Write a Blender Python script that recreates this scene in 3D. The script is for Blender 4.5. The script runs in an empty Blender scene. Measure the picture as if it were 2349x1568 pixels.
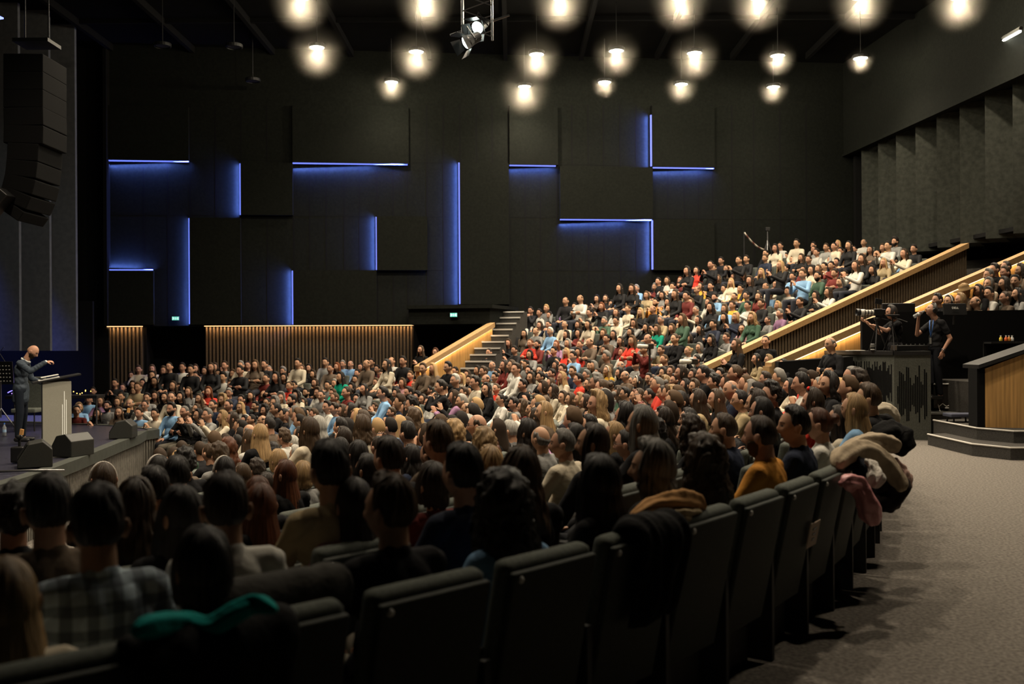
import bpy, bmesh, math, random
import numpy as np
from mathutils import Vector, Matrix, noise

R = random.Random(7)
sc = bpy.context.scene
COL = sc.collection
PI = math.pi

# ------------------------------------------------------------ camera, world, exposure
F, CX, CY, EYE, ROLL = 2284.0, 1174.5, 784.0, 1.76, -0.006
cam_d = bpy.data.cameras.new('camera')
cam = bpy.data.objects.new('camera', cam_d)
COL.objects.link(cam)
CM = Matrix.Translation((0, 0, EYE)) @ Matrix.Rotation(PI / 2, 4, 'X') @ Matrix.Rotation(ROLL, 4, 'Z')
cam.matrix_world = CM
cam_d.sensor_width = 36
cam_d.lens = F / 2349 * 36
cam_d.clip_start, cam_d.clip_end = 0.05, 200
cam_d.dof.use_dof = True
cam_d.dof.focus_distance = 14.5
cam_d.dof.aperture_fstop = 2.0
sc.camera = cam

w = bpy.data.worlds.new('world')
sc.world = w
w.use_nodes = True
w.node_tree.nodes['Background'].inputs[0].default_value = (0.75, 0.75, 0.6, 1)
w.node_tree.nodes['Background'].inputs[1].default_value = 0.0016
sc.view_settings.view_transform = 'Standard'
sc.view_settings.look = 'None'
sc.view_settings.gamma = 1
sc.view_settings.use_curve_mapping = False
sc.view_settings.exposure = 0.0
sc.cycles.max_bounces = 4
sc.cycles.diffuse_bounces = 2
sc.cycles.glossy_bounces = 2
sc.cycles.transmission_bounces = 3
sc.cycles.volume_bounces = 0
sc.cycles.sample_clamp_indirect = 3
sc.cycles.volume_step_rate = 4

CEIL = 10.7
LZ = 9.5                         # height of the hanging downlights
C = Vector((-12.0, 15.0))        # centre of the stalls rows
T = Vector((-8.0, 14.0))         # centre of the raked tier
SPK = Vector((-8.6, 17.8))       # where the speaker stands


def P(x, y, Z):
    """world point seen at pixel x, y of the photograph at depth Z"""
    return CM @ Vector(((x - CX) / F * Z, (CY - y) / F * Z, -Z))


def ray(x, y):
    d = P(x, y, 1.0) - Vector((0, 0, EYE))
    return d / d.y


def Pz(x, y, z):
    d = ray(x, y)
    t = (z - EYE) / d.z
    return Vector((0, 0, EYE)) + d * t


def wall_y(X):
    return 31 + .11 * X


def Wp(x, y, off=0.0):
    """point of the far side wall seen at pixel x, y"""
    d = ray(x, y)
    t = (31 - off) / (d.y - .11 * d.x)
    return Vector((0, 0, EYE)) + d * t


# ------------------------------------------------------------ materials
def mat(name, col=(.5, .5, .5), rough=.7, metal=0, emit=None, est=0, objcol=False, nscale=0, namt=.3, bump=0, bscale=None,
        attr=None, coat=0, spec=None, stretch=None):
    m = bpy.data.materials.new(name)
    m.use_nodes = True
    nt = m.node_tree
    b = nt.nodes['Principled BSDF']
    b.inputs['Base Color'].default_value = (*col, 1)
    b.inputs['Roughness'].default_value = rough
    b.inputs['Metallic'].default_value = metal
    if spec is not None:
        b.inputs['Specular IOR Level'].default_value = spec
    if coat:
        b.inputs['Coat Weight'].default_value = coat
    src = None
    if objcol:
        oi = nt.nodes.new('ShaderNodeObjectInfo')
        src = oi.outputs['Color']
    if attr:
        at = nt.nodes.new('ShaderNodeAttribute')
        at.attribute_name = attr
        if src is not None:
            mx = nt.nodes.new('ShaderNodeMix')
            mx.data_type = 'RGBA'
            nt.links.new(at.outputs['Alpha'], mx.inputs[0])
            nt.links.new(src, mx.inputs[6])
            nt.links.new(at.outputs['Color'], mx.inputs[7])
            src = mx.outputs[2]
        else:
            src = at.outputs['Color']
    tc = nt.nodes.new('ShaderNodeTexCoord')
    vec = tc.outputs['Object']
    if stretch:
        mp = nt.nodes.new('ShaderNodeMapping')
        mp.inputs['Scale'].default_value = stretch
        nt.links.new(tc.outputs['UV' if len(stretch) > 3 else 'Object'], mp.inputs[0])
        vec = mp.outputs[0]
    if nscale:
        no = nt.nodes.new('ShaderNodeTexNoise')
        no.inputs['Scale'].default_value = nscale
        no.inputs['Detail'].default_value = 4
        nt.links.new(vec, no.inputs['Vector'])
        mr = nt.nodes.new('ShaderNodeMapRange')
        mr.inputs['From Min'].default_value = .3
        mr.inputs['From Max'].default_value = .7
        mr.inputs['To Min'].default_value = 1 - namt
        mr.inputs['To Max'].default_value = 1 + namt
        nt.links.new(no.outputs['Fac'], mr.inputs['Value'])
        vm = nt.nodes.new('ShaderNodeVectorMath')
        vm.operation = 'SCALE'
        if src is not None:
            nt.links.new(src, vm.inputs[0])
        else:
            vm.inputs[0].default_value = col
        nt.links.new(mr.outputs[0], vm.inputs['Scale'])
        src = vm.outputs[0]
    if src is not None:
        nt.links.new(src, b.inputs['Base Color'])
    if bump:
        nb = nt.nodes.new('ShaderNodeTexNoise')
        nb.inputs['Scale'].default_value = bscale or nscale or 20
        nb.inputs['Detail'].default_value = 3
        nt.links.new(vec, nb.inputs['Vector'])
        bp = nt.nodes.new('ShaderNodeBump')
        bp.inputs['Strength'].default_value = bump
        bp.inputs['Distance'].default_value = .02
        nt.links.new(nb.outputs['Fac'], bp.inputs['Height'])
        nt.links.new(bp.outputs[0], b.inputs['Normal'])
    if emit:
        b.inputs['Emission Color'].default_value = (*emit, 1)
        b.inputs['Emission Strength'].default_value = est
    return m


def wave_mat(name, c1, c2, scale, direction='X', dist=0, rough=.6, uv=False, ns=3.0):
    """wood or striped cloth: a wave texture between two colours"""
    m = mat(name, c1, rough)
    nt = m.node_tree
    tc = nt.nodes.new('ShaderNodeTexCoord')
    wv = nt.nodes.new('ShaderNodeTexWave')
    wv.bands_direction = direction
    wv.inputs['Scale'].default_value = scale
    wv.inputs['Distortion'].default_value = dist
    wv.inputs['Detail'].default_value = 3
    wv.inputs['Detail Scale'].default_value = ns
    nt.links.new(tc.outputs['Object'], wv.inputs[0])
    mx = nt.nodes.new('ShaderNodeMix')
    mx.data_type = 'RGBA'
    mx.inputs[6].default_value = (*c1, 1)
    mx.inputs[7].default_value = (*c2, 1)
    nt.links.new(wv.outputs['Fac'], mx.inputs[0])
    nt.links.new(mx.outputs[2], nt.nodes['Principled BSDF'].inputs['Base Color'])
    return m


def plaid_mat(name, c1, c2, c3, scale):
    m = mat(name, c1, .85)
    nt = m.node_tree
    tc = nt.nodes.new('ShaderNodeTexCoord')
    prev = None
    for k, (d, col) in enumerate((('X', c2), ('Z', c3), ('Y', c2))):
        wv = nt.nodes.new('ShaderNodeTexWave')
        wv.bands_direction = d
        wv.inputs['Scale'].default_value = scale
        wv.inputs['Distortion'].default_value = .6
        nt.links.new(tc.outputs['Object'], wv.inputs[0])
        rp = nt.nodes.new('ShaderNodeMath')
        rp.operation = 'GREATER_THAN'
        rp.inputs[1].default_value = .55
        nt.links.new(wv.outputs['Fac'], rp.inputs[0])
        ml = nt.nodes.new('ShaderNodeMath')
        ml.operation = 'MULTIPLY'
        ml.inputs[1].default_value = .55 if k < 2 else .25
        nt.links.new(rp.outputs[0], ml.inputs[0])
        mx = nt.nodes.new('ShaderNodeMix')
        mx.data_type = 'RGBA'
        nt.links.new(ml.outputs[0], mx.inputs[0])
        if prev is None:
            mx.inputs[6].default_value = (*c1, 1)
        else:
            nt.links.new(prev, mx.inputs[6])
        mx.inputs[7].default_value = (*col, 1)
        prev = mx.outputs[2]
    nt.links.new(prev, nt.nodes['Principled BSDF'].inputs['Base Color'])
    return m


M = {}
M['felt'] = mat('acoustic_felt', (.0072, .0080, .0064), .95, nscale=14, namt=.25, spec=.1)
M['felt_raised'] = mat('acoustic_felt_raised', (.0070, .0078, .0062), .95, nscale=14, namt=.25, spec=.1)
M['felt_rear'] = mat('acoustic_panel_rear', (.034, .036, .030), .95, nscale=9, namt=.25, spec=.1)
M['curtain'] = mat('stage_side_panel', (.11, .115, .12), .95, nscale=8, namt=.12, spec=.1)
M['black'] = mat('black_cloth', (.006, .006, .006), .9, spec=.1)
M['ceil'] = mat('ceiling_black', (.0035, .0035, .003), .9, nscale=3, namt=.3, spec=.1)
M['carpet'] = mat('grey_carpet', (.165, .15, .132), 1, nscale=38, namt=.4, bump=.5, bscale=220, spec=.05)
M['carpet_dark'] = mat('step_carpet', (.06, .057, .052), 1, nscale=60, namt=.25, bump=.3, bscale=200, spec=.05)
M['nosing'] = mat('step_nosing', (.5, .48, .44), .5)
M['stage_floor'] = mat('stage_floor', (.03, .03, .045), .35, nscale=25, namt=.5)
M['stage_rim'] = mat('stage_rim', (.045, .05, .042), .55, nscale=10, namt=.2)
M['stage_slat'] = mat('stage_slats', (.13, .12, .1), .7, nscale=12, namt=.25)
M['wood'] = mat('oak_veneer', (.42, .235, .075), .5, nscale=1, namt=.28, stretch=(26, 26, 1.1))
M['cap'] = mat('oak_cap', (.4, .25, .11), .5, nscale=20, namt=.15)
M['slat'] = mat('brown_slat', (.085, .058, .032), .6, nscale=20, namt=.2)
M['slatback'] = mat('slat_backing', (.015, .012, .009), .9)
M['led_blue'] = mat('blue_led', (.1, .1, .5), emit=(.17, .25, 1.0), est=1.0)
M['led_warm'] = mat('warm_led', (.5, .4, .2), emit=(1, .55, .25), est=2.2)
M['lamp'] = mat('lamp_glow', (1, 1, 1), emit=(1, .96, .82), est=28)
M['metal'] = mat('grey_metal', (.25, .25, .25), .35, .9)
M['darkmetal'] = mat('dark_metal', (.03, .03, .03), .45, .6)
M['plastic'] = mat('black_plastic', (.012, .012, .012), .4)
M['plastic_grey'] = mat('grey_plastic', (.12, .12, .11), .5)
M['white'] = mat('white_paint', (.7, .7, .66), .5)
M['paper'] = mat('paper', (.75, .73, .66), .8)


# ------------------------------------------------------------ mesh helpers
class MB:
    def __init__(self):
        self.v, self.f, self.m = [], [], []

    def add(self, verts, faces, mi=0, X=None):
        o = len(self.v)
        for p in verts:
            p = Vector(p)
            self.v.append(X @ p if X is not None else p)
        for f in faces:
            self.f.append([o + i for i in f])
            self.m.append(mi)
        return self

    def box(self, c, s, mi=0, X=None):
        cx, cy, cz = c
        a, b, d = s[0] / 2, s[1] / 2, s[2] / 2
        vs = [(cx + i * a, cy + j * b, cz + k * d) for k in (-1, 1) for j in (-1, 1) for i in (-1, 1)]
        return self.add(vs, [(0, 2, 3, 1), (4, 5, 7, 6), (0, 1, 5, 4), (2, 6, 7, 3), (0, 4, 6, 2), (1, 3, 7, 5)], mi, X)

    def rbox(self, c, s, r=.02, mi=0, X=None):
        """box with chamfered edges"""
        bm = bmesh.new()
        bmesh.ops.create_cube(bm, size=1)
        for v in bm.verts:
            v.co = Vector((c[0] + v.co.x * s[0], c[1] + v.co.y * s[1], c[2] + v.co.z * s[2]))
        bmesh.ops.bevel(bm, geom=list(bm.edges), offset=r, segments=3, profile=.6, affect='EDGES')
        bm.verts.index_update()
        self.add([v.co.copy() for v in bm.verts], [[v.index for v in f.verts] for f in bm.faces], mi, X)
        bm.free()
        return self

    def prism(self, poly, z0, z1, mi=0, X=None):
        """closed footprint polygon (ccw) extruded from z0 to z1; z1 may be a list"""
        n = len(poly)
        z1s = z1 if isinstance(z1, (list, tuple)) else [z1] * n
        z0s = z0 if isinstance(z0, (list, tuple)) else [z0] * n
        vs = [(p[0], p[1], z0s[i]) for i, p in enumerate(poly)] + [(p[0], p[1], z1s[i]) for i, p in enumerate(poly)]
        fs = [list(range(n))[::-1], [n + i for i in range(n)]]
        fs += [(i, (i + 1) % n, n + (i + 1) % n, n + i) for i in range(n)]
        return self.add(vs, fs, mi, X)

    def tube(self, pts, r, seg=8, mi=0, X=None):
        pts = [Vector(p) for p in pts]
        rs = r if isinstance(r, (list, tuple)) else [r] * len(pts)
        vs, fs = [], []
        up = None
        for i, p in enumerate(pts):
            d = (pts[min(i + 1, len(pts) - 1)] - pts[max(i - 1, 0)])
            if d.length < 1e-9:
                d = Vector((0, 0, 1))
            d.normalize()
            if up is None:
                up = Vector((0, 0, 1)) if abs(d.z) < .9 else Vector((1, 0, 0))
            a = d.cross(up)
            if a.length < 1e-6:
                a = d.orthogonal()
            a.normalize()
            b = a.cross(d).normalized()
            up = b
            for k in range(seg):
                t = 2 * PI * k / seg
                vs.append(p + (a * math.cos(t) + b * math.sin(t)) * rs[i])
        for i in range(len(pts) - 1):
            for k in range(seg):
                fs.append((i * seg + k, i * seg + (k + 1) % seg, (i + 1) * seg + (k + 1) % seg, (i + 1) * seg + k))
        fs.append(list(range(seg))[::-1])
        fs.append([(len(pts) - 1) * seg + k for k in range(seg)])
        return self.add(vs, fs, mi, X)

    def ell(self, c, r, nu=16, nv=10, mi=0, X=None, rot=None):
        if not isinstance(r, (list, tuple, Vector)):
            r = (r, r, r)
        vs, fs = [], []
        c = Vector(c)
        for i in range(nv + 1):
            a = PI * i / nv
            for j in range(nu):
                b = 2 * PI * j / nu
                p = Vector((r[0] * math.sin(a) * math.cos(b), r[1] * math.sin(a) * math.sin(b), r[2] * math.cos(a)))
                if rot is not None:
                    p = rot @ p
                vs.append(c + p)
        for i in range(nv):
            for j in range(nu):
                fs.append((i * nu + j, (i + 1) * nu + j, (i + 1) * nu + (j + 1) % nu, i * nu + (j + 1) % nu))
        return self.add(vs, fs, mi, X)

    def cap(self, p0, r0, p1, r1, seg=12, mi=0):
        """tapered limb with round ends"""
        p0, p1 = Vector(p0), Vector(p1)
        d = (p1 - p0)
        L = d.length
        d.normalize()
        pts, rs = [], []
        for k in range(4):
            a = PI / 2 * (1 - k / 4)
            pts.append(p0 - d * r0 * math.sin(a))
            rs.append(max(r0 * math.cos(a), 1e-4))
        pts.append(p0); rs.append(r0)
        pts.append(p1); rs.append(r1)
        for k in range(1, 5):
            a = PI / 2 * k / 4
            pts.append(p1 + d * r1 * math.sin(a))
            rs.append(max(r1 * math.cos(a), 1e-4))
        return self.tube(pts, rs, seg, mi)

    def lathe(self, prof, seg=24, mi=0, X=None):
        vs = [(r * math.cos(2 * PI * k / seg), r * math.sin(2 * PI * k / seg), z) for r, z in prof for k in range(seg)]
        fs = [(i * seg + k, i * seg + (k + 1) % seg, (i + 1) * seg + (k + 1) % seg, (i + 1) * seg + k)
              for i in range(len(prof) - 1) for k in range(seg)]
        fs.append(list(range(seg))[::-1])
        fs.append([(len(prof) - 1) * seg + k for k in range(seg)])
        return self.add(vs, fs, mi, X)

    def mesh(self, name, mats, smooth=False):
        me = bpy.data.meshes.new(name)
        me.from_pydata([tuple(v) for v in self.v], [], self.f)
        if not isinstance(mats, (list, tuple)):
            mats = [mats]
        for m in mats:
            me.materials.append(m)
        if len(mats) > 1:
            me.polygons.foreach_set('material_index', self.m)
        if smooth:
            me.polygons.foreach_set('use_smooth', [True] * len(me.polygons))
        me.update()
        return me

    def obj(self, name, mats, parent=None, smooth=False, loc=None, rz=0):
        o = bpy.data.objects.new(name, self.mesh(name, mats, smooth))
        COL.objects.link(o)
        if parent is not None:
            o.parent = parent
        if loc is not None:
            o.location = loc
        o.rotation_euler.z = rz
        return o


def tag(o, label=None, cat=None, group=None, kind=None):
    if label: o['label'] = label
    if cat: o['category'] = cat
    if group: o['group'] = group
    if kind: o['kind'] = kind
    return o


def empty(name, loc, label, cat, rz=0, group=None):
    o = bpy.data.objects.new(name, None)
    COL.objects.link(o)
    o.location = loc
    o.rotation_euler.z = rz
    o.empty_display_size = .1
    return tag(o, label, cat, group)


def copy_tree(o, parent=None):
    c = o.copy()
    COL.objects.link(c)
    if parent is not None:
        c.parent = parent
    for ch in list(o.children):
        copy_tree(ch, c)
    return c


def lamp(name, kind, loc, energy, col, parent=None, size=.3, target=None, **kw):
    d = bpy.data.lights.new(name, kind)
    d.energy = energy
    d.color = col
    if kind == 'AREA':
        d.shape = kw.pop('shape', 'DISK')
        d.size = size
    elif kind in ('POINT', 'SPOT'):
        d.shadow_soft_size = size
    for k, v in kw.items():
        setattr(d, k, v)
    o = bpy.data.objects.new(name, d)
    COL.objects.link(o)
    o.location = loc
    if target is not None:
        o.rotation_euler = (Vector(target) - Vector(loc)).to_track_quat('-Z', 'Y').to_euler()
    if parent is not None:
        o.parent = parent
    return o


def S(o, label=None, kind='structure'):
    return tag(o, label, None, None, kind)


# ------------------------------------------------------------ large lights (the hall's house lights are in their own builder below)
# front-of-house wash aimed at the stage, from above the stalls
lamp('stage_wash', 'SPOT', (-3, 10, 9.2), 2600, (1, .86, .66), size=.2, target=(-8.4, 17.6, .9), spot_size=math.radians(20), spot_blend=.6)
lamp('side_panel_wash', 'SPOT', (-9, 19, 9.2), 160, (.85, .95, 1), size=.3, target=(-13.6, 26.8, 3.0), spot_size=math.radians(50), spot_blend=.9)
lamp('blue_side_wash', 'SPOT', (-16.5, 24.6, 8.8), 5000, (.12, .18, 1), size=.2, target=(-15.4, 26.0, 5.2), spot_size=math.radians(34), spot_blend=.9)

# ------------------------------------------------------------ floors
def floor_z(r):
    """stalls floor by distance from the stalls centre"""
    return -.9 * min(1, max(0, (16.0 - r) / 8.4))


def tier_d(P_):
    return (Vector((P_[0], P_[1])) - T).length


def tier_z(k):
    return .16 + .288 * k


mb = MB()
NR, NA = 34, 96
rr = [0] + [6 + 10.5 * i / 24 for i in range(25)] + [18, 21, 25, 30, 36, 42]
vs = [(C.x, C.y, -.9)]
for r in rr[1:]:
    for a in range(NA):
        t = 2 * PI * a / NA
        vs.append((C.x + r * math.cos(t), C.y + r * math.sin(t), floor_z(r)))
fs = [(0, 1 + a, 1 + (a + 1) % NA) for a in range(NA)]
for i in range(len(rr) - 2):
    for a in range(NA):
        fs.append((1 + i * NA + a, 1 + (i + 1) * NA + a, 1 + (i + 1) * NA + (a + 1) % NA, 1 + i * NA + (a + 1) % NA))
S(MB().add(vs, fs).obj('floor', M['carpet']), 'grey mottled carpet of the aisle and the sloping stalls')

# raked tier, stepped treads in two sectors, each one solid
def tier_sector(a_right, a_left, k0, k1, name, label):
    mb = MB()
    for k in range(k0, k1):
        d0, d1 = 13.9 + .8 * k, 13.9 + .8 * (k + 1)
        n = 26
        ar = a_right(d0)
        vin = [(T.x + d0 * math.cos(ar + (a_left - ar) * i / n), T.y + d0 * math.sin(ar + (a_left - ar) * i / n)) for i in range(n + 1)]
        vout = [(T.x + d1 * math.cos(ar + (a_left - ar) * i / n), T.y + d1 * math.sin(ar + (a_left - ar) * i / n)) for i in range(n + 1)]
        for i in range(n):
            mb.prism([vin[i], vout[i], vout[i + 1], vin[i + 1]], 0, tier_z(k))
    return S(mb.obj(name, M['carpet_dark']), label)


def az(x, y):
    return math.atan2(y - T.y, x - T.x)


a1 = lambda d: az(4.3, 22.3) + (az(11.5, 25.3) - az(4.3, 22.3)) * (d - 14.6) / 8.0
a2 = lambda d: az(4.9, 18.7) + (az(10.4, 20.0) - az(4.9, 18.7)) * (d - 13.8) / 5.7
tier_sector(a1, math.radians(62.5), 0, 14, 'floor_tier_main', 'stepped dark floor of the main raked tier')
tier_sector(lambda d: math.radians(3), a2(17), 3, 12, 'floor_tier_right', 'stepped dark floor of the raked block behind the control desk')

# ------------------------------------------------------------ ceiling
mb = MB()
mb.box((0, 14, CEIL + .1), (60, 60, .2))
S(mb.obj('ceiling', M['ceil']), 'black ceiling of the hall')
mb = MB()
for X in [-12 + 2.35 * i for i in range(11)]:
    mb.box((X + .1, 18, CEIL - .1), (.12, 26, .2))
for Y in (12, 17, 22.2, 27.4):
    mb.box((0, Y, CEIL - .06), (30, .1, .12))
S(mb.obj('trim_1', M['black']), 'black ceiling beams running towards the side wall')

# ------------------------------------------------------------ far side wall
SLAB = .3
def wall_quad(mb, x0, y0, x1, y1, front, back, mi=0):
    """slab on the side wall covering a pixel rectangle, between two distances in front of the wall plane"""
    A, B = Wp(x0, y1, 0), Wp(x1, y0, 0)
    A2, B2 = Wp(x0, y0), Wp(x1, y1)
    z0, z1 = (A.z + B2.z) / 2, (A2.z + B.z) / 2
    pts = []
    nrm = Vector((.11, -1)).normalized()
    a, b = Vector((A.x, A.y)), Vector((B.x, B.y))
    poly = [a + nrm * front, b + nrm * front, b + nrm * back, a + nrm * back]
    mb.prism(poly, z0, z1, mi)
    return z0, z1


mb = MB()
nrm = Vector((.11, -1)).normalized()
xa, xb = -12.2, 11.3
pa, pb = Vector((xa, wall_y(xa))), Vector((xb, wall_y(xb)))
ZB = Wp(900, 745).z
mb.prism([pa, pb, pb - nrm * .3, pa - nrm * .3], ZB, CEIL)
# joints between the felt boards
joints = [248, 330, 385, 437, 495, 554, 613, 673, 710, 748, 790, 825, 865, 902, 935, 980, 1018, 1056, 1094, 1130, 1168, 1205, 1240, 1278,
          1313, 1350, 1385, 1423, 1460, 1495, 1532, 1570, 1603, 1635, 1680, 1730, 1790, 1850]
rows = [370, 375, 500, 620]
S(mb.obj('wall_side', M['felt']), 'dark grey felt side wall above the slatted strip')
mb = MB()
for x in joints:
    wall_quad(mb, x - .3, 240, x + .3, 744, .003, -.01)
for y in (375, 498, 620):
    wall_quad(mb, 248, y - .4, 1900, y + .4, .003, -.01)
S(mb.obj('trim_2', M['black']), 'thin dark joints between the felt wall boards')

raised = [(248, 245, 434, 369), (672, 245, 937, 375), (1168, 245, 1278, 379), (1494, 245, 1636, 384), (554, 375, 672, 494),
          (1056, 375, 1166, 698), (1284, 384, 1495, 503), (438, 500, 553, 744), (865, 497, 980, 620), (1497, 505, 1636, 620),
          (248, 621, 354, 745), (674, 620, 864, 745)]
for i, q in enumerate(raised):
    mb = MB()
    wall_quad(mb, *q, .13, 0)
    S(mb.obj('wall_panel_%d' % (i + 1), M['felt_raised']), 'raised dark felt panel on the side wall')
# blue light strips, each tucked against a raised panel's edge
strips = [('h', 248, 369, 434, 'leftmost upper horizontal blue light strip'),
          ('v', 553.5, 376, 493, 'short upright blue light strip second from the stage'),
          ('v', 437.5, 501, 743, 'long upright blue light strip above the left exit sign'),
          ('u', 248, 620.5, 352, 'low horizontal blue light strip glowing upwards'),
          ('v', 673.5, 621, 744, 'short upright blue light strip just above the slatted wall'),
          ('h', 672, 375.5, 935, 'longest horizontal blue light strip of the upper row'),
          ('v', 865, 498, 619, 'short upright blue light strip in the middle of the wall'),
          ('v', 1055.5, 374, 697, 'tallest upright blue light strip beside the entrance block'),
          ('h', 1168, 379.5, 1274, 'shortest upper horizontal blue light strip'),
          ('v', 1493.5, 265, 382, 'topmost upright blue light strip'),
          ('h', 1496, 385, 1636, 'rightmost horizontal blue light strip'),
          ('h', 1284, 503.5, 1494, 'lower horizontal blue light strip meeting an upright one'),
          ('v', 1496.5, 506, 618, 'rightmost upright blue light strip just above the audience')]
for s in strips:
    mb = MB()
    if s[0] == 'h':
        wall_quad(mb, s[1], s[2], s[3], s[2] + 2.6, .10, .03)
    elif s[0] == 'u':
        wall_quad(mb, s[1], s[2] - 2.6, s[3], s[2], .10, .03)
    else:
        wall_quad(mb, s[1] - 2.6, s[2], s[1], s[3], .10, .03)
    o = tag(mb.obj('light_strip', M['led_blue']), s[4], 'light strip', 'blue light strips on the side wall')
    if s[0] == 'v':
        A_, B_ = Wp(s[1] - 4.6, s[2], .085), Wp(s[1] - 4.6, s[3], .085)
        aim = Vector((-1, .55, 0))
    elif s[0] == 'h':
        A_, B_ = Wp(s[1], s[2] + 4.0, .085), Wp(s[3], s[2] + 4.0, .085)
        aim = Vector((0, .55, -1))
    else:
        A_, B_ = Wp(s[1], s[2] - 4.0, .085), Wp(s[3], s[2] - 4.0, .085)
        aim = Vector((0, .55, 1))
    lg = (B_ - A_)
    ll = lamp('strip_light', 'AREA', (A_ + B_) / 2, 30 * lg.length, (.12, .22, 1), None, size=lg.length, shape='RECTANGLE')
    ll.data.size_y = .03
    ll.data.spread = math.radians(120)
    z_ = -aim.normalized()
    x_ = (lg - z_ * lg.dot(z_)).normalized()
    y_ = z_.cross(x_)
    ll.rotation_euler = Matrix((x_, y_, z_)).transposed().to_euler()

# lower wall: warm lit wooden slats either side of a dark doorway
def slat_panel(x0, x1, pitch, label):
    t = empty('slat_panel', Wp((x0 + x1) / 2, 800) * 1, label, 'wall panel')
    t.location.z = 0
    A, B = Wp(x0, 748, -.25), Wp(x1, 748, -.25)
    a, b = Vector((A.x, A.y)), Vector((B.x, B.y))
    L = (b - a).length
    u = (b - a).normalized()
    off = Vector(t.location)
    mb = MB()
    mb.prism([a, b, b - nrm * .05, a - nrm * .05], 0, ZB + .05)
    o = mb.obj('backing', M['slatback'], t); o.matrix_parent_inverse = Matrix.Translation(-off)
    mb = MB()
    n = int(L / pitch)
    for i in range(n):
        p = a + u * (i + .5) * L / n
        mb.prism([p - u * .026 + nrm * .07, p + u * .026 + nrm * .07, p + u * .026, p - u * .026], 0, ZB - .03)
    o = mb.obj('slats', M['slat'], t); o.matrix_parent_inverse = Matrix.Translation(-off)
    mb = MB()
    mb.prism([a + nrm * .17, b + nrm * .17, b + nrm * .12, a + nrm * .12], ZB - .02, ZB + .0)
    o = mb.obj('light_strip', M['led_warm'], t); o.matrix_parent_inverse = Matrix.Translation(-off)
    mid = (a + b) / 2 + nrm * .145
    ll = lamp('strip_light', 'AREA', (mid.x, mid.y, ZB - .03), 8 * L, (1, .58, .26), None, size=L, shape='RECTANGLE')
    ll.data.size_y = .04
    ll.rotation_euler = (0, 0, math.atan(.11))
    return t


slat_panel(249, 330, .105, 'narrow slatted wooden wall panel left of the dark doorway')
slat_panel(471, 971, .105, 'long slatted wooden wall panel lit warmly along its top')
mb = MB()
A, B = Wp(330, 750, -1.2), Wp(471, 750, -1.2)
a, b = Vector((A.x, A.y)), Vector((B.x, B.y))
mb.prism([a, b, b - nrm * .1, a - nrm * .1], 0, ZB)
for q in (Wp(330, 750, -.25), Wp(471, 750, -.25), Wp(972, 750, -.25)):
    p = Vector((q.x, q.y))
    mb.prism([p, p + Vector((.08, 0)), p + Vector((.08, 0)) - nrm * 1.1, p - nrm * 1.1], 0, ZB)
mb.prism([pa - nrm * 1.7, pb - nrm * 1.7, pb - nrm * 1.8, pa - nrm * 1.8], 0, ZB)
S(mb.obj('wall_recess', M['black']), 'dark recess behind the side wall openings')

# exit signs: lit green boxes with a door and running figure
def exit_sign(p, label, face):
    t = empty('exit_sign', p, label, 'exit sign', rz=face)
    MB().box((0, 0, 0), (.22, .05, .13)).obj('housing', M['plastic'], t)
    MB().box((0, -.028, 0), (.2, .008, .11)).obj('panel', M['exit_green'], t)
    mb = MB()
    y = -.034
    for sx in (-.085, .085):
        mb.box((sx, y, 0), (.012, .004, .085))
    mb.box((-.05, y, 0), (.022, .004, .07)); mb.box((.05, y, 0), (.022, .004, .07))
    mb.ell((0, y, .03), (.009, .003, .009), 8, 6)
    mb.box((0, y, .0), (.012, .004, .04)); mb.box((0, y, .006), (.042, .004, .008))
    mb.box((-.008, y, -.028), (.008, .004, .026)); mb.box((.01, y, -.026), (.008, .004, .022))
    mb.obj('pictogram', M['exit_white'], t)


M['exit_green'] = mat('exit_green', (.05, .4, .3), emit=(.12, .75, .62), est=.55)
M['exit_white'] = mat('exit_white', (.8, .9, .9), emit=(.7, 1, .95), est=.9)
exit_sign(Wp(403, 730, .1), 'small lit green exit sign over the left doorway', math.atan(.11))

# wall left of the side wall: dark return and the stage side panels
mb = MB()
L0, L1 = Wp(115, 500, -.1), Wp(248, 500, -.1)
mb.prism([(L0.x - 6, L0.y), (L1.x, L1.y), (L1.x, L1.y + .2), (L0.x - 6, L0.y + .2)], 0, CEIL)
mb.prism([(L1.x, L1.y - .35), (L1.x + .1, L1.y - .35), (L1.x + .1, L1.y + 1.4), (L1.x, L1.y + 1.4)], ZB, CEIL)
S(mb.obj('wall_left', M['black']), 'black wall left of the lit side wall')
for i, (x0, x1, Zd) in enumerate(((-60, 45, 26.0), (45, 115, 26.6), (115, 175, 27.6))):
    A, B = P(x0, 804, Zd), P(x1, 804, Zd)
    mb = MB()
    mb.prism([(A.x, A.y), (B.x, B.y), (B.x, B.y + .12), (A.x, A.y + .12)], B.z, CEIL)
    S(mb.obj('wall_stage_panel_%d' % (i + 1), M['curtain']), 'tall grey panel at the side of the stage')
A = P(-80, 700, 28.5)
mb = MB()
mb.prism([(A.x - 3, A.y), (-12.0, A.y), (-12.0, A.y + .1), (A.x - 3, A.y + .1)], -1, 3)
S(mb.obj('wall_stage_back', M['black']), 'black stage backdrop')

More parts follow.
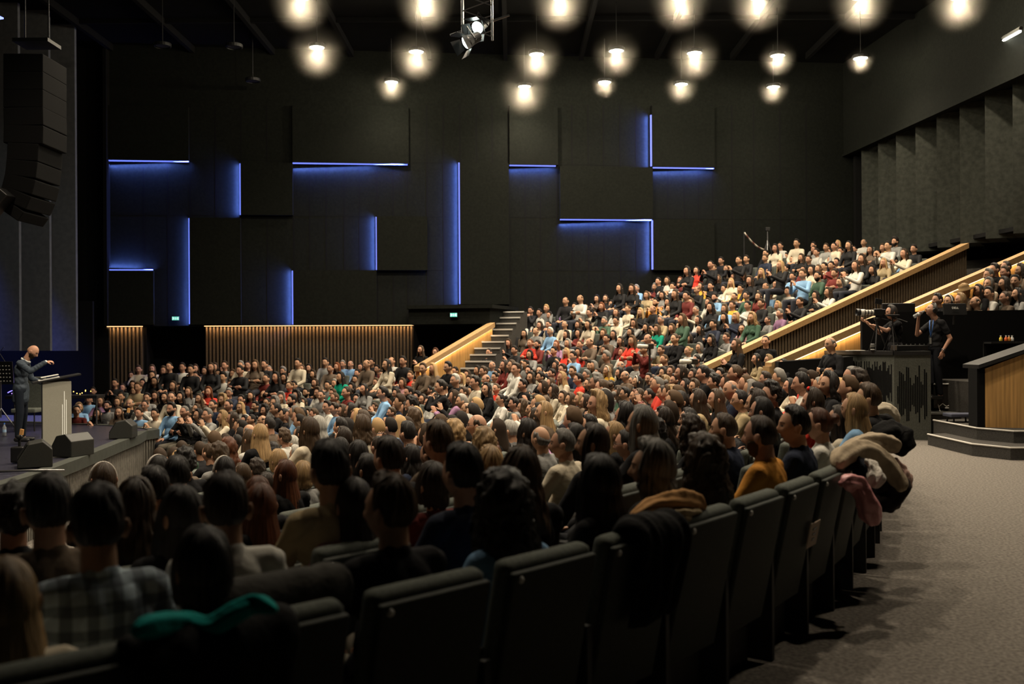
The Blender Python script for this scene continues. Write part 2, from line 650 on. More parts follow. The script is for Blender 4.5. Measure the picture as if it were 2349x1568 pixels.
# ------------------------------------------------------------ rear wall: pleated panels and bulkhead
mb = MB()
y0, y1 = 31.9, 17.0
pts = []
n = 13
for i in range(n):
    t0 = i / n
    Ya, Yb = y0 + (y1 - y0) * t0, y0 + (y1 - y0) * (i + .72) / n
    Xa = 11.15 + (31.9 - Ya) * .085
    Xb = 11.15 + (31.9 - Yb) * .085
    pts += [(Xa + .30, Ya), (Xb - .28, Yb)]
vs, fs = [], []
for p in pts:
    vs += [(p[0], p[1], 4.2), (p[0], p[1], 7.76), (p[0] + .5, p[1], 4.2), (p[0] + .5, p[1], 7.76)]
for i in range(len(pts) - 1):
    a = i * 4
    fs += [(a, a + 4, a + 5, a + 1), (a, a + 2, a + 6, a + 4), (a + 1, a + 5, a + 7, a + 3), (a + 2, a + 3, a + 7, a + 6)]
S(MB().add(vs, fs).obj('wall_rear', M['felt_rear']), 'pleated grey acoustic panels of the rear wall')
mb = MB()
mb.prism([(10.75, 32.2), (11.2, 32.2), (12.6, 16.0), (12.0, 16.0)][::-1], 7.76, CEIL)
mb.prism([(10.70, 32.2), (10.9, 32.2), (12.2, 16.0), (11.95, 16.0)][::-1], 7.68, 7.76)
S(mb.obj('wall_bulkhead', M['felt']), 'dark bulkhead above the rear pleated panels')
mb = MB()
mb.prism([(13.2, 33), (13.4, 33), (15.0, 10), (14.8, 10)][::-1], 0, 5)
mb.prism([(11.0, 31.8), (13.4, 31.8), (13.4, 32.0), (11.0, 32.0)], 0, CEIL)
mb.prism([(11.15, 32.2), (14.6, 32.2), (15, 16), (12.4, 16)][::-1], 4.3, 4.4)
S(mb.obj('wall_rear_low', M['black']), 'dark wall under the rear acoustic panels')
mb = MB()
mb.prism([(16.0, -8), (16.2, -8), (16.2, 17), (16.0, 17)], 0, CEIL)
mb.prism([(-20, -7.8), (16, -7.8), (16, -8), (-20, -8)][::-1], 0, CEIL)
mb.prism([(-20.2, -8), (-20, -8), (-20, 34), (-20.2, 34)], -1, CEIL)
S(mb.obj('wall_behind', M['felt']), 'dark walls closing the hall')


# ------------------------------------------------------------ sloping parapets
def parapet(name, label, p0, z0, p1, z1, face_mat, led, ribs, thick=.14, base=0.0, capw=.24, post=False):
    p0, p1 = Vector(p0), Vector(p1)
    t = empty(name, (p0.x, p0.y, 0), label, 'parapet wall')
    u = (p1 - p0).normalized()
    n = Vector((u.y, -u.x))                     # towards the camera side
    ang = math.atan2(u.y, u.x)
    t.rotation_euler.z = ang
    L = (p1 - p0).length
    ct = .13                                    # cap thickness
    mb = MB()
    mb.add([(0, 0, base), (L, 0, base), (L, 0, z1 - ct), (0, 0, z0 - ct), (0, thick, base), (L, thick, base), (L, thick, z1 - ct), (0, thick, z0 - ct)],
           [(0, 1, 2, 3), (5, 4, 7, 6), (0, 4, 5, 1), (3, 2, 6, 7), (0, 3, 7, 4), (1, 5, 6, 2)])
    mb.obj('panel', face_mat, t)
    y0, y1 = -(capw - thick), thick + .02
    mb = MB()
    mb.add([(-.05, y0, z0 - ct), (L, y0, z1 - ct), (L, y0, z1), (-.05, y0, z0), (-.05, y1, z0 - ct), (L, y1, z1 - ct), (L, y1, z1), (-.05, y1, z0)],
           [(0, 1, 2, 3), (5, 4, 7, 6), (0, 4, 5, 1), (3, 2, 6, 7), (0, 3, 7, 4), (1, 5, 6, 2)])
    if post:
        mb.box((-.02, (y0 + y1) / 2, (z0 - ct + base) / 2 + .03), (.16, y1 - y0, z0 - ct - base + .06))
    mb.obj('cap', M['cap'], t)
    if ribs:
        mb = MB()
        k = int(L / .085)
        for i in range(k):
            x = (i + .5) * L / k
            zt = z0 + (z1 - z0) * x / L - ct - .01
            mb.box((x, -.02, (zt + base) / 2), (.045, .04, zt - base))
        mb.obj('slats', M['slat_dark'], t)
    if led:
        s = (z1 - z0) / L
        mb = MB()
        a0, a1_ = .06, L
        zz = lambda x: z0 + s * x - ct
        yy = y0 + .045
        mb.add([(a0, yy, zz(a0) - .005), (a1_, yy, zz(a1_) - .005), (a1_, yy + .022, zz(a1_) - .005), (a0, yy + .022, zz(a0) - .005),
                (a0, yy, zz(a0) - .02), (a1_, yy, zz(a1_) - .02), (a1_, yy + .022, zz(a1_) - .02), (a0, yy + .022, zz(a0) - .02)],
               [(0, 1, 2, 3), (4, 7, 6, 5), (0, 4, 5, 1), (2, 6, 7, 3)])
        mb.obj('light_strip', M['led_warm2'], t)
        ll = lamp('strip_light', 'AREA', (L / 2, y0 + .056, zz(L / 2) - .03), 3.0 * L, (1, .70, .40), t, size=math.hypot(L, z1 - z0), shape='RECTANGLE')
        ll.data.size_y = .03
        ll.rotation_euler = (0, -math.atan2(z1 - z0, L), 0)
    return t


M['slat_dark'] = mat('dark_brown_slats', (.085, .064, .04), .6, nscale=20, namt=.2)
M['led_warm2'] = mat('warm_led_cap', (.5, .4, .2), emit=(1, .74, .45), est=2.4)
M['backslat'] = mat('parapet_backing', (.03, .023, .015), .8)
parapet('parapet', 'long sloping parapet with dark slats below the main audience tier', (4.2, 22), 1.18, (11.5, 25.2), 4.19, M['backslat'], False, True, post=True)
parapet('parapet', 'lit oak parapet rising behind the camera platform', (4.95, 19.0), 1.34, (12.2, 20.72), 4.2, M['wood'], True, False, post=True)
parapet('parapet', 'short lit oak parapet beside the entrance stairs', (-2.42, 26), 1.14, (-.55, 28.05), 2.31, M['wood'], True, False)

# entrance block with its overhanging top
mb = MB()
zt = 2.82
blk = [(-2.95, 28.45), (-.62, 28.1), (.12, 30.6), (-.1, 31.2), (-3.0, 31.0)]
mb.prism(blk, 2.28, zt - .1)
mb.prism([(-.62, 28.1), (.12, 30.6), (-.1, 31.2), (-.4, 31.2), (-.85, 28.14)], 0, 2.3)
mb.prism([(-3.0, 28.36), (-.55, 28.0), (.2, 30.6), (-.1, 31.3), (-3.05, 31.1)], zt - .1, zt)
S(mb.obj('wall_entrance_block', M['felt']), 'grey block over the side entrance')
mb = MB()
mb.prism([(-3.0, 30.4), (-.4, 30.4), (-.4, 30.5), (-3.0, 30.5)], 0, 2.28)
S(mb.obj('door_1', M['black']), 'dark doorway under the entrance block')
q = P(1041, 722, 28.2)
exit_sign((q.x, q.y, q.z), 'small lit green exit sign on the entrance block', -.15)

# stairs along the short parapet, with pale nosings
t = empty('entrance_stairs', (-1.7, 24.8, 0), 'stairs with pale nosings climbing beside the short oak parapet', 'stairs')
u = Vector((1.75, 5)).normalized()
v = Vector((u.y, -u.x))
mb, mn = MB(), MB()
for i in range(15):
    a = u * (.34 * i)
    z = .2 + .175 * i
    mb.prism([a - v * .25, a + v * .5, a + v * .5 + u * .34, a - v * .25 + u * .34], 0, z)
    mn.prism([a - v * .25 - u * .02, a + v * .5 - u * .02, a + v * .5 + u * .06, a - v * .25 + u * .06], z - .03, z + .012)
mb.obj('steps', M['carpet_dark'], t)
mn.obj('nosing', M['nosing'], t)

# right hand steps with their oak wall
t = empty('aisle_steps', (6.9, 14.2, 0), 'two carpeted steps at the aisle in front of the oak wall', 'stairs')
q0, q1, q2 = Pz(2230, 1045, 0), Pz(2318, 1055, 0), Pz(2420, 1053, 0)
zz1 = .185
mb = MB()
st1 = [(q0.x, q0.y), (q1.x, q1.y), (q2.x + 1.5, q1.y - .1), (q2.x + 1.5, q1.y + 3), (q0.x, q0.y + 1.6)]
st2 = [(x + .35, y + .6) for x, y in st1]
off = Vector((6.9, 14.2))
mb.prism([Vector(p) - off for p in st1], 0, zz1)
mb.prism([Vector(p) - off for p in st2], 0, zz1 * 2)
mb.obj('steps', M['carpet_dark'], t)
mb = MB()
for st, z in ((st1, zz1), (st2, zz1 * 2)):
    mb.tube([(st[i][0] - off.x, st[i][1] - off.y, z - .005) for i in (4, 0, 1, 2)], .016, 6)
mb.obj('nosing', M['nosing'], t)

t = empty('oak_wall', (7.5, 15.6, 0), 'oak faced wall end with a sloping black top at the right edge', 'wall panel')
A, B = P(2260, 845, 15.7), P(2420, 785, 15.4)
zA, zB_ = A.z, B.z
ax, bx = A.x - 7.5, B.x - 7.5
ay, by = .1, -.2
MB().add([(ax, ay, 0), (bx, by, 0), (bx, by, zB_), (ax, ay, zA), (ax, ay + .3, 0), (bx, by + .3, 0), (bx, by + .3, zB_), (ax, ay + .3, zA)],
         [(0, 1, 2, 3), (5, 4, 7, 6), (0, 4, 5, 1), (3, 2, 6, 7), (0, 3, 7, 4), (1, 5, 6, 2)]).obj('panel', M['wood'], t)
e = .13
MB().add([(ax - e, ay - .06, zA), (bx, by - .06, zB_), (bx, by - .06, zB_ + .06), (ax - e, ay - .06, zA + .06),
          (ax - e, ay + .5, zA), (bx, by + .5, zB_), (bx, by + .5, zB_ + .06), (ax - e, ay + .5, zA + .06)],
         [(0, 1, 2, 3), (5, 4, 7, 6), (0, 4, 5, 1), (3, 2, 6, 7), (0, 3, 7, 4), (1, 5, 6, 2)]).obj('top_rail', M['plastic'], t)
MB().box((ax - .07, ay + .15, zA / 2), (.12, .3, zA)).obj('end_post', M['black'], t)

# ------------------------------------------------------------ ceiling lights
halo_pts = []
def downlight(loc, label, on=True, pw=1000, halo=.7, group='round ceiling downlights'):
    t = empty('ceiling_light', loc, label, 'ceiling light', group=group)
    MB().lathe([(.20, 0), (.22, -.015), (.22, -.09), (.19, -.10), (.185, -.02)][::1], 20).obj('housing', M['plastic'], t)
    MB().lathe([(.18, -.075), (.18, -.055)], 20).obj('lens', M['lamp'] if on else M['lens_off'], t)
    MB().tube([(0, 0, 0), (0, 0, CEIL - LZ)], .012, 6).obj('stem', M['plastic'], t)
    if on:
        lamp('bulb', 'SPOT', (0, 0, -.13), pw, (1, .83, .62), t, size=.16, spot_size=math.radians(138), spot_blend=1)
        lamp('bloom_fill', 'POINT', (0, 0, -.16), 130, (1, .86, .62), t, size=.05)  # point lamp added to light the glow puff from inside
        halo_pts.append((loc[0], loc[1], loc[2] - .1, halo))


M['lens_off'] = mat('unlit_lens', (.05, .05, .05), .3)
ord_ = ['first', 'second', 'third', 'fourth', 'fifth', 'sixth', 'seventh', 'eighth', 'ninth', 'tenth', 'eleventh']
r1 = [690, 975, 1285, 1560, 1740, 1975, 2200]
r2 = [(727, 107), (955, 117), (1231, 123), (1414, 115), (1593, 120), (1784, 126), (1974, 132), (2317, 143)]
r3 = [(898, 187), (1203, 197), (1387, 187), (1563, 192), (1774, 198)]
def cp(x, y):
    q = Pz(x, y, LZ - .07)
    return (q.x, min(q.y, wall_y(q.x) - .55), LZ)
for i, x in enumerate(r1):
    downlight(cp(x, -8), 'bright round ceiling light, %s from the left in the row cut by the top edge' % ord_[i])
for i, (x, y) in enumerate(r2):
    downlight(cp(x, y), 'bright round ceiling light, %s from the left in the middle row' % ord_[i], pw=1000 if i < 5 else 800, halo=(.75, .72, .72, .66, .70, .5, .38, .3)[i])
for i, (x, y) in enumerate(r3):
    downlight(cp(x, y), 'bright round ceiling light, %s from the left in the row nearest the wall' % ord_[i], pw=1000 if i == 1 else 520, halo=(.55, .85, .42, .55, .5)[i])
for i, (x, y) in enumerate([(373, 105), (537, 107), (580, 185)]):
    downlight(cp(x, y), 'unlit round ceiling light, %s from the left above the dark stage side' % ord_[i], on=False, group='unlit downlights')
k = 0
ord2 = ord_ + ['twelfth', 'thirteenth', 'fourteenth', 'fifteenth', 'sixteenth', 'seventeenth']
for Y, xs in ((18.2, (-6.5, -3.6, -.7, 2.2, 5.1, 8)), (13.6, (-6.8, -3.6, -.4, 2.8, 6)), (9.2, (-6.8, -3.6, -.4, 2.8, 6.0))):
    for X in xs:
        t = empty('ceiling_light', (X, Y, LZ), 'round ceiling light over the stalls, %s of those overhead' % ord2[k], 'ceiling light', group='downlights above the stalls')
        MB().lathe([(.20, 0), (.22, -.09), (.185, -.02)], 16).obj('housing', M['plastic'], t)
        MB().lathe([(.18, -.075), (.18, -.055)], 16).obj('lens', M['lamp'], t)
        lamp('bulb', 'SPOT', (0, 0, -.13), 1250 if Y > 10 else 1000, (1, .83, .62), t, size=.16, spot_size=math.radians(104), spot_blend=.9)
        k += 1
# fluorescent tube at the right edge
q = P(2320, 83, 22.5)
t = empty('tube_light', q, 'slanting white tube light at the top right edge', 'tube light')
d_ = (P(2340, 72, 21.8) - q)
MB().tube([-d_, d_], .03, 8).obj('tube', M['lamp'], t)
MB().tube([-d_ * 1.1 + Vector((0, 0, .06)), d_ * 1.1 + Vector((0, 0, .06))], .045, 6).obj('housing', M['plastic_grey'], t)

# truss with two theatre spotlights with open barn doors
tr = empty('lighting_truss', P(1100, 20, 20), 'grey ladder truss hanging from the ceiling with two spotlights', 'truss')
mb = MB()
o = tr.location
for dx, dy in ((-.35, 0), (.25, 0), (-.35, .3), (.25, .3)):
    mb.tube([(dx, dy, CEIL - o.z), (dx + .0, dy, -.55)], .022, 8)
for i in range(9):
    z = CEIL - o.z - .1 - i * (CEIL - o.z + .55) / 9
    mb.tube([(-.35, 0, z), (.25, 0, z - .22)], .012, 6)
    mb.tube([(-.35, .3, z - .22), (.25, .3, z)], .012, 6)
mb.tube([(-.6, .1, -.5), (.6, .1, -.1)], .025, 8)
mb.obj('frame', M['metal'], tr)


def spotlight(loc, aim, label, s=1.0, on=60):
    t = empty('theatre_spotlight', loc, label, 'spotlight')
    d = Vector(aim).normalized()
    q = d.to_track_quat('Z', 'Y').to_matrix().to_4x4() @ Matrix.Scale(s, 4)
    MB().lathe([(.07, -.32), (.10, -.28), (.11, -.1), (.14, 0), (.14, .03), (.125, .035)], 20, X=q).obj('housing', M['darkmetal'], t)
    MB().lathe([(.12, .02), (.12, .035)], 20, X=q).obj('lens', M['lamp2'], t)
    mb = MB()
    for k in range(4):
        Z = q @ Matrix.Rotation(PI / 2 * k, 4, 'Z')
        mb.add([(-.11, .14, .04), (.11, .14, .04), (.15, .24, .20), (-.15, .24, .20), (-.11, .15, .04), (.11, .15, .04), (.15, .25, .20), (-.15, .25, .20)],
               [(0, 1, 2, 3), (5, 4, 7, 6), (0, 4, 5, 1), (3, 2, 6, 7), (0, 3, 7, 4), (1, 5, 6, 2)], X=Z)
    mb.obj('barn_doors', M['darkmetal'], t)
    MB().tube([q @ Vector((-.17, 0, -.1)), q @ Vector((-.17, -.05, -.1)), Vector((0, 0, .3)), q @ Vector((.17, -.05, -.1)), q @ Vector((.17, 0, -.1))], .012, 6).obj('yoke', M['darkmetal'], t)


M['lamp2'] = mat('spot_glow', (1, 1, 1), emit=(.85, 1, .92), est=22)
spotlight(P(1097, 62, 19.6), (-.45, -.75, -.55), 'upper theatre spotlight with open barn doors on the truss')
spotlight(P(1072, 96, 19.3), (-.8, -.45, -.55), 'lower theatre spotlight tilted left with open barn doors')

# ------------------------------------------------------------ stage
u_pts = [P(-250, 1180, 1)]
front = []
for x, y in ((-260, 1165), (-100, 1135), (0, 1112), (60, 1094), (120, 1074), (180, 1052), (240, 1028), (290, 1008), (322, 996), (336, 988)):
    q = Pz(x, y, 0)
    front.append((q.x, q.y))
front += [(-7.30, 20.6), (-7.55, 21.0), (-8.2, 21.6), (-9.3, 22.2), (-11, 22.9), (-13, 23.4), (-18, 24)]
poly = front + [(-18, 12)]
def poly_in(poly, d):
    """inset outline of the front edge towards the stage centre"""
    return [((Vector(p) - Vector((-12.5, 17))) * (1 - d) + Vector((-12.5, 17))) for p in poly]
st = empty('stage', (-12, 17, -.9), 'low curved stage with ribbed front and dark rim', 'stage')
st['kind'] = 'structure'; del st['category']
off3 = Vector((-12, 17, -.9))
so = lambda p: (p[0] - off3.x, p[1] - off3.y)
MB().prism([so(p) for p in poly_in(poly, .02)], 0, .885).obj('deck', M['stage_floor'], st)
mb = MB()
fo = [so(p) for p in front]
fi = [so(p) for p in poly_in(front, .035)]
for i in range(len(front) - 1):
    mb.prism([fi[i], fo[i], fo[i + 1], fi[i + 1]], .72, .9)
mb.obj('rim', M['stage_rim'], st)
mb = MB()
fb = [so(p) for p in poly_in(front, .015)]
tot = 0
for i in range(len(fb) - 1):
    a, b = Vector(fb[i]), Vector(fb[i + 1])
    L = (b - a).length
    n = max(1, int(L / .07))
    un = (b - a).normalized()
    nn = Vector((un.y, -un.x))
    for k in range(n):
        p = a + (b - a) * (k + .5) / n
        wdt = .022
        mb.prism([p - un * wdt, p - un * wdt + nn * .03, p + un * wdt + nn * .03, p + un * wdt], 0, .72)
    mb.prism([a, b, b - nn * .03, a - nn * .03], 0, .72)
mb.obj('front_slats', M['stage_slat'], st)

# ============================================================ people
M['skin'] = mat('skin', (.5, .3, .2), .55, objcol=True, attr='feat', spec=.3)
M['hair'] = mat('hair', (.05, .03, .02), .42, objcol=True, nscale=1, namt=.6, bump=.9, bscale=1.4, stretch=(70, 3.0, 1, 0)[:3], spec=.5)
# hair strands run along v of the hair's own uv map
nt = M['hair'].node_tree
uvn = nt.nodes.new('ShaderNodeUVMap')
for nd in nt.nodes:
    if nd.type == 'MAPPING':
        for l in list(nd.inputs[0].links):
            nt.links.remove(l)
        nt.links.new(uvn.outputs[0], nd.inputs[0])
M['cloth'] = mat('cloth', (.2, .2, .2), .9, objcol=True, nscale=7, namt=.12, bump=.35, bscale=16, spec=.15)
M['pants'] = mat('trousers_cloth', (.02, .022, .03), .9, objcol=True, spec=.1)
M['plaid'] = plaid_mat('plaid_grey', (.30, .30, .28), (.06, .06, .07), (.10, .10, .1), 6)
M['plaid_blue'] = plaid_mat('plaid_blue', (.62, .78, .88), (.008, .008, .012), (.012, .015, .03), 4.2)
M['plaid_red'] = plaid_mat('plaid_red', (.24, .05, .04), (.03, .01, .01), (.35, .28, .22), 7)
M['glasses'] = mat('glasses_frame', (.01, .01, .01), .3)


def smooth(a, b, x):
    t = min(1, max(0, (x - a) / (b - a)))
    return t * t * (3 - 2 * t)


def hd(d):
    """head surface (face towards +Y, top +Z, metres) for a unit direction"""
    x, y, z = d
    X, Y, Z = .077 * x, .098 * y, .116 * z
    if z < 0:
        X *= 1 - .34 * (-z) ** 1.5
        if y > 0:
            Y *= 1 - .10 * (-z) ** 2
        else:
            Y *= 1 - .55 * smooth(.15, .95, -z)
            Z *= 1 - .12 * (-y)
    if y > 0:
        f = smooth(0.2, .8, y)
        Y -= .010 * f * math.exp(-((abs(x) - .40) / .17) ** 2 - ((z - .06) / .13) ** 2)      # eye sockets
        Y += .005 * f * math.exp(-((abs(x) - .38) / .25) ** 2 - ((z - .27) / .08) ** 2)       # brow
        if -.42 < z < .22:
            nz = smooth(.22, -.22, z) if z > -.24 else smooth(-.42, -.26, z)
            Y += .027 * nz * math.exp(-(x / (.10 + .09 * smooth(.0, -.3, z))) ** 2)           # nose
        Y += .007 * math.exp(-(x / .26) ** 2 - ((z + .53) / .07) ** 2)                        # lips
        Y -= .005 * math.exp(-(x / .30) ** 2 - ((z + .66) / .06) ** 2)
        Y += .012 * math.exp(-(x / .30) ** 2 - ((z + .88) / .14) ** 2)                        # chin
        X *= 1 + .05 * math.exp(-((z + .12) / .2) ** 2)                                       # cheekbones
    return Vector((X, Y, Z))


def sph(a, ph):
    """direction at polar angle a from a crown tilted back, azimuth ph from the face"""
    d = Vector((math.sin(a) * math.sin(ph), math.sin(a) * math.cos(ph), math.cos(a)))
    return Matrix.Rotation(math.radians(14), 3, 'X') @ d


def add_head(mb, X):
    nu, nv = 64, 56
    vs, fs = [], []
    for i in range(nv + 1):
        a = PI * i / nv
        for j in range(nu):
            b = 2 * PI * j / nu
            d = Vector((math.sin(a) * math.cos(b), math.sin(a) * math.sin(b), math.cos(a)))
            vs.append(hd(d))
    for i in range(nv):
        for j in range(nu):
            fs.append((i * nu + j, (i + 1) * nu + j, (i + 1) * nu + (j + 1) % nu, i * nu + (j + 1) % nu))
    mb.add(vs, fs, 0, X)
    for s in (-1, 1):
        rot = Matrix.Rotation(s * .35, 3, 'Z') @ Matrix.Rotation(-.2, 3, 'X')
        mb.ell(X @ Vector((s * .083, -.008, -.012)), (.011, .020, .033), 14, 10, rot=X.to_3x3() @ rot)
        mb.ell(X @ Vector((s * .091, -.019, .000)), (.0075, .016, .025), 12, 8, rot=X.to_3x3() @ rot)


def remesh(mb, voxel, iters=2, name='m', deci=None):
    me = mb.mesh(name, M['skin'])
    o = bpy.data.objects.new('tmp_' + name, me)
    COL.objects.link(o)
    md = o.modifiers.new('r', 'REMESH')
    md.mode = 'VOXEL'
    md.voxel_size = voxel
    if iters:
        s = o.modifiers.new('s', 'SMOOTH')
        s.iterations = iters
        s.factor = .5
    if deci:
        d = o.modifiers.new('d', 'DECIMATE')
        d.ratio = deci
    dg = bpy.context.evaluated_depsgraph_get()
    dg.update()
    out = bpy.data.meshes.new_from_object(o.evaluated_get(dg))
    out.name = name
    bpy.data.objects.remove(o)
    bpy.data.meshes.remove(me)
    out.polygons.foreach_set('use_smooth', [True] * len(out.polygons))
    out.materials.clear()
    return out


def verts(me):
    a = np.empty(len(me.vertices) * 3, np.float32)
    me.vertices.foreach_get('co', a)
    return a.reshape(-1, 3)


def paint_face(me, X):
    """eyes, brows and lips as coloured features in the skin's own attribute (alpha = how much)"""
    co = verts(me)
    Xi = np.array(X.inverted())
    h = co @ Xi[:3, :3].T + Xi[:3, 3]
    n = len(co)
    col = np.zeros((n, 4), np.float32)
    front = h[:, 1] > .045

    def put(mask, c, a):
        col[mask] = (*c, a)
    ex, ez = np.abs(h[:, 0]) - .031, h[:, 2] - .008
    put(front & ((ex / .016) ** 2 + (ez / .0075) ** 2 < 1), (.25, .22, .2), .8)
    put(front & ((ex / .0065) ** 2 + (ez / .0075) ** 2 < 1), (.015, .01, .008), 1)
    bz = h[:, 2] - .031 + 12 * (np.abs(h[:, 0]) - .03) ** 2
    put(front & (np.abs(np.abs(h[:, 0]) - .033) < .019) & (np.abs(bz) < .0045), (.03, .02, .015), .8)
    put(front & ((h[:, 0] / .025) ** 2 + ((h[:, 2] + .061) / .0085) ** 2 < 1), (.30, .10, .08), .7)
    at = me.color_attributes.new('feat', 'FLOAT_COLOR', 'POINT')
    at.data.foreach_set('color', col.ravel())


def hand(mb, wrist, d, side, palm, curl=.5, spread=.12, s=1.0):
    """hand with palm, four fingers and a thumb. d: direction wrist->fingers, palm: palm normal"""
    wrist, d, palm = Vector(wrist), Vector(d).normalized(), Vector(palm).normalized()
    palm = (palm - d * palm.dot(d)).normalized()
    lat = d.cross(palm).normalized() * side            # towards the thumb
    rot = Matrix((lat, d, palm)).transposed()
    mb.ell(wrist + d * .048 * s, (.040 * s, .050 * s, .015 * s), 14, 10, rot=rot)
    Ls = (.072, .082, .076, .06)
    for k in range(4):
        off = (.029 - k * .0195) * s
        base = wrist + d * (.082 - .004 * abs(k - 1.2)) * s + lat * off
        dd = (d + lat * spread * (1.5 - k) * .6).normalized()
        L = Ls[k] * s
        d1 = (dd * math.cos(curl * .5) + palm * math.sin(curl * .5)).normalized()
        p1 = base + d1 * L * .45
        d2 = (dd * math.cos(curl * 1.5) + palm * math.sin(curl * 1.5)).normalized()
        p2 = p1 + d2 * L * .32
        d3 = (dd * math.cos(curl * 2.3) + palm * math.sin(curl * 2.3)).normalized()
        p3 = p2 + d3 * L * .23
        mb.cap(base, .0092 * s, p1, .0085 * s, 8)
        mb.cap(p1, .0085 * s, p2, .0078 * s, 8)
        mb.cap(p2, .0078 * s, p3, .0068 * s, 8)
    b = wrist + d * .025 * s + lat * .030 * s
    t1 = (d * .6 + lat * .75 + palm * .25).normalized()
    m = b + t1 * .040 * s
    t2 = (d * .9 + lat * .25 + palm * (.2 + curl * .4)).normalized()
    mb.cap(b, .013 * s, m, .011 * s, 8)
    mb.cap(m, .011 * s, m + t2 * .032 * s, .0085 * s, 8)


def HX(loc, pitch=0, yaw=0, roll=0):
    return Matrix.Translation(loc) @ Matrix.Rotation(yaw, 4, 'Z') @ Matrix.Rotation(-pitch, 4, 'X') @ Matrix.Rotation(roll, 4, 'Y')


# poses: joints in metres, facing +Y, origin on the floor under the hips
def sit(**k):
    d = dict(seat=.46, pel=(0, -.03, .55), ab=(0, -.07, .70), ch=(0, -.10, .88), nk=(0, -.10, 1.02), head=(0, -.065, 1.17),
             sh=(.158, -.10, .965), el=(.215, .02, .73), wr=(.09, .22, .63), hd=(-.35, .5, -.1), pn=(-.2, -.1, -1), curl=.6,
             kn=(.12, .42, .52), an=(.12, .45, .10), ft=(.02, 1), pitch=.05, yaw=0, roll=0, standing=False, tee=False)
    d.update(k)
    return d


def stand(**k):
    d = dict(seat=0, pel=(0, 0, .93), ab=(0, .0, 1.08), ch=(0, -.01, 1.26), nk=(0, -.02, 1.42), head=(0, .02, 1.58),
             sh=(.165, -.02, 1.355), el=(.225, -.02, 1.09), wr=(.25, .08, .86), hd=(0, .2, -1), pn=(-1, 0, 0), curl=.5,
             kn=(.10, .01, .50), an=(.11, -.02, .09), ft=(.02, 1), pitch=.05, yaw=0, roll=0, standing=True, tee=False)
    d.update(k)
    return d


POSES = {
    'lap': sit(),
    'lapl': sit(yaw=.45, wr=(.11, .20, .60), pitch=.0),
    'clap': sit(el=(.24, .06, .76), wr=(.065, .27, .90), hd=(-.35, .35, .8), pn=(-1, .1, .1), curl=.15),
    'clapup': sit(el=(.25, .12, .80), wr=(.075, .30, 1.03), hd=(-.3, .25, .9), pn=(-1, .1, .1), curl=.1),
    'cross': sit(el=(.25, .04, .76), wr=(-.04, .16, .80), hd=(-1, -.05, .1), pn=(0, -1, 0), curl=.4),
    'chin': sit(el=(.17, .17, .80), wr=(.05, .10, .99), hd=(-.3, -.35, .8), pn=(-.3, -1, 0), curl=1.1, pitch=.12),
    'stand': stand(),
    'standclap': stand(el=(.23, .07, 1.12), wr=(.06, .25, 1.20), hd=(-.4, .45, .7), pn=(-1, .1, .1), curl=.15),
    'standcross': stand(el=(.25, .05, 1.12), wr=(-.05, .17, 1.17), hd=(-1, -.05, .05), pn=(0, -1, 0), curl=.4),
}


def ax(v, s):
    return Vector((v[0] * s, v[1], v[2]))


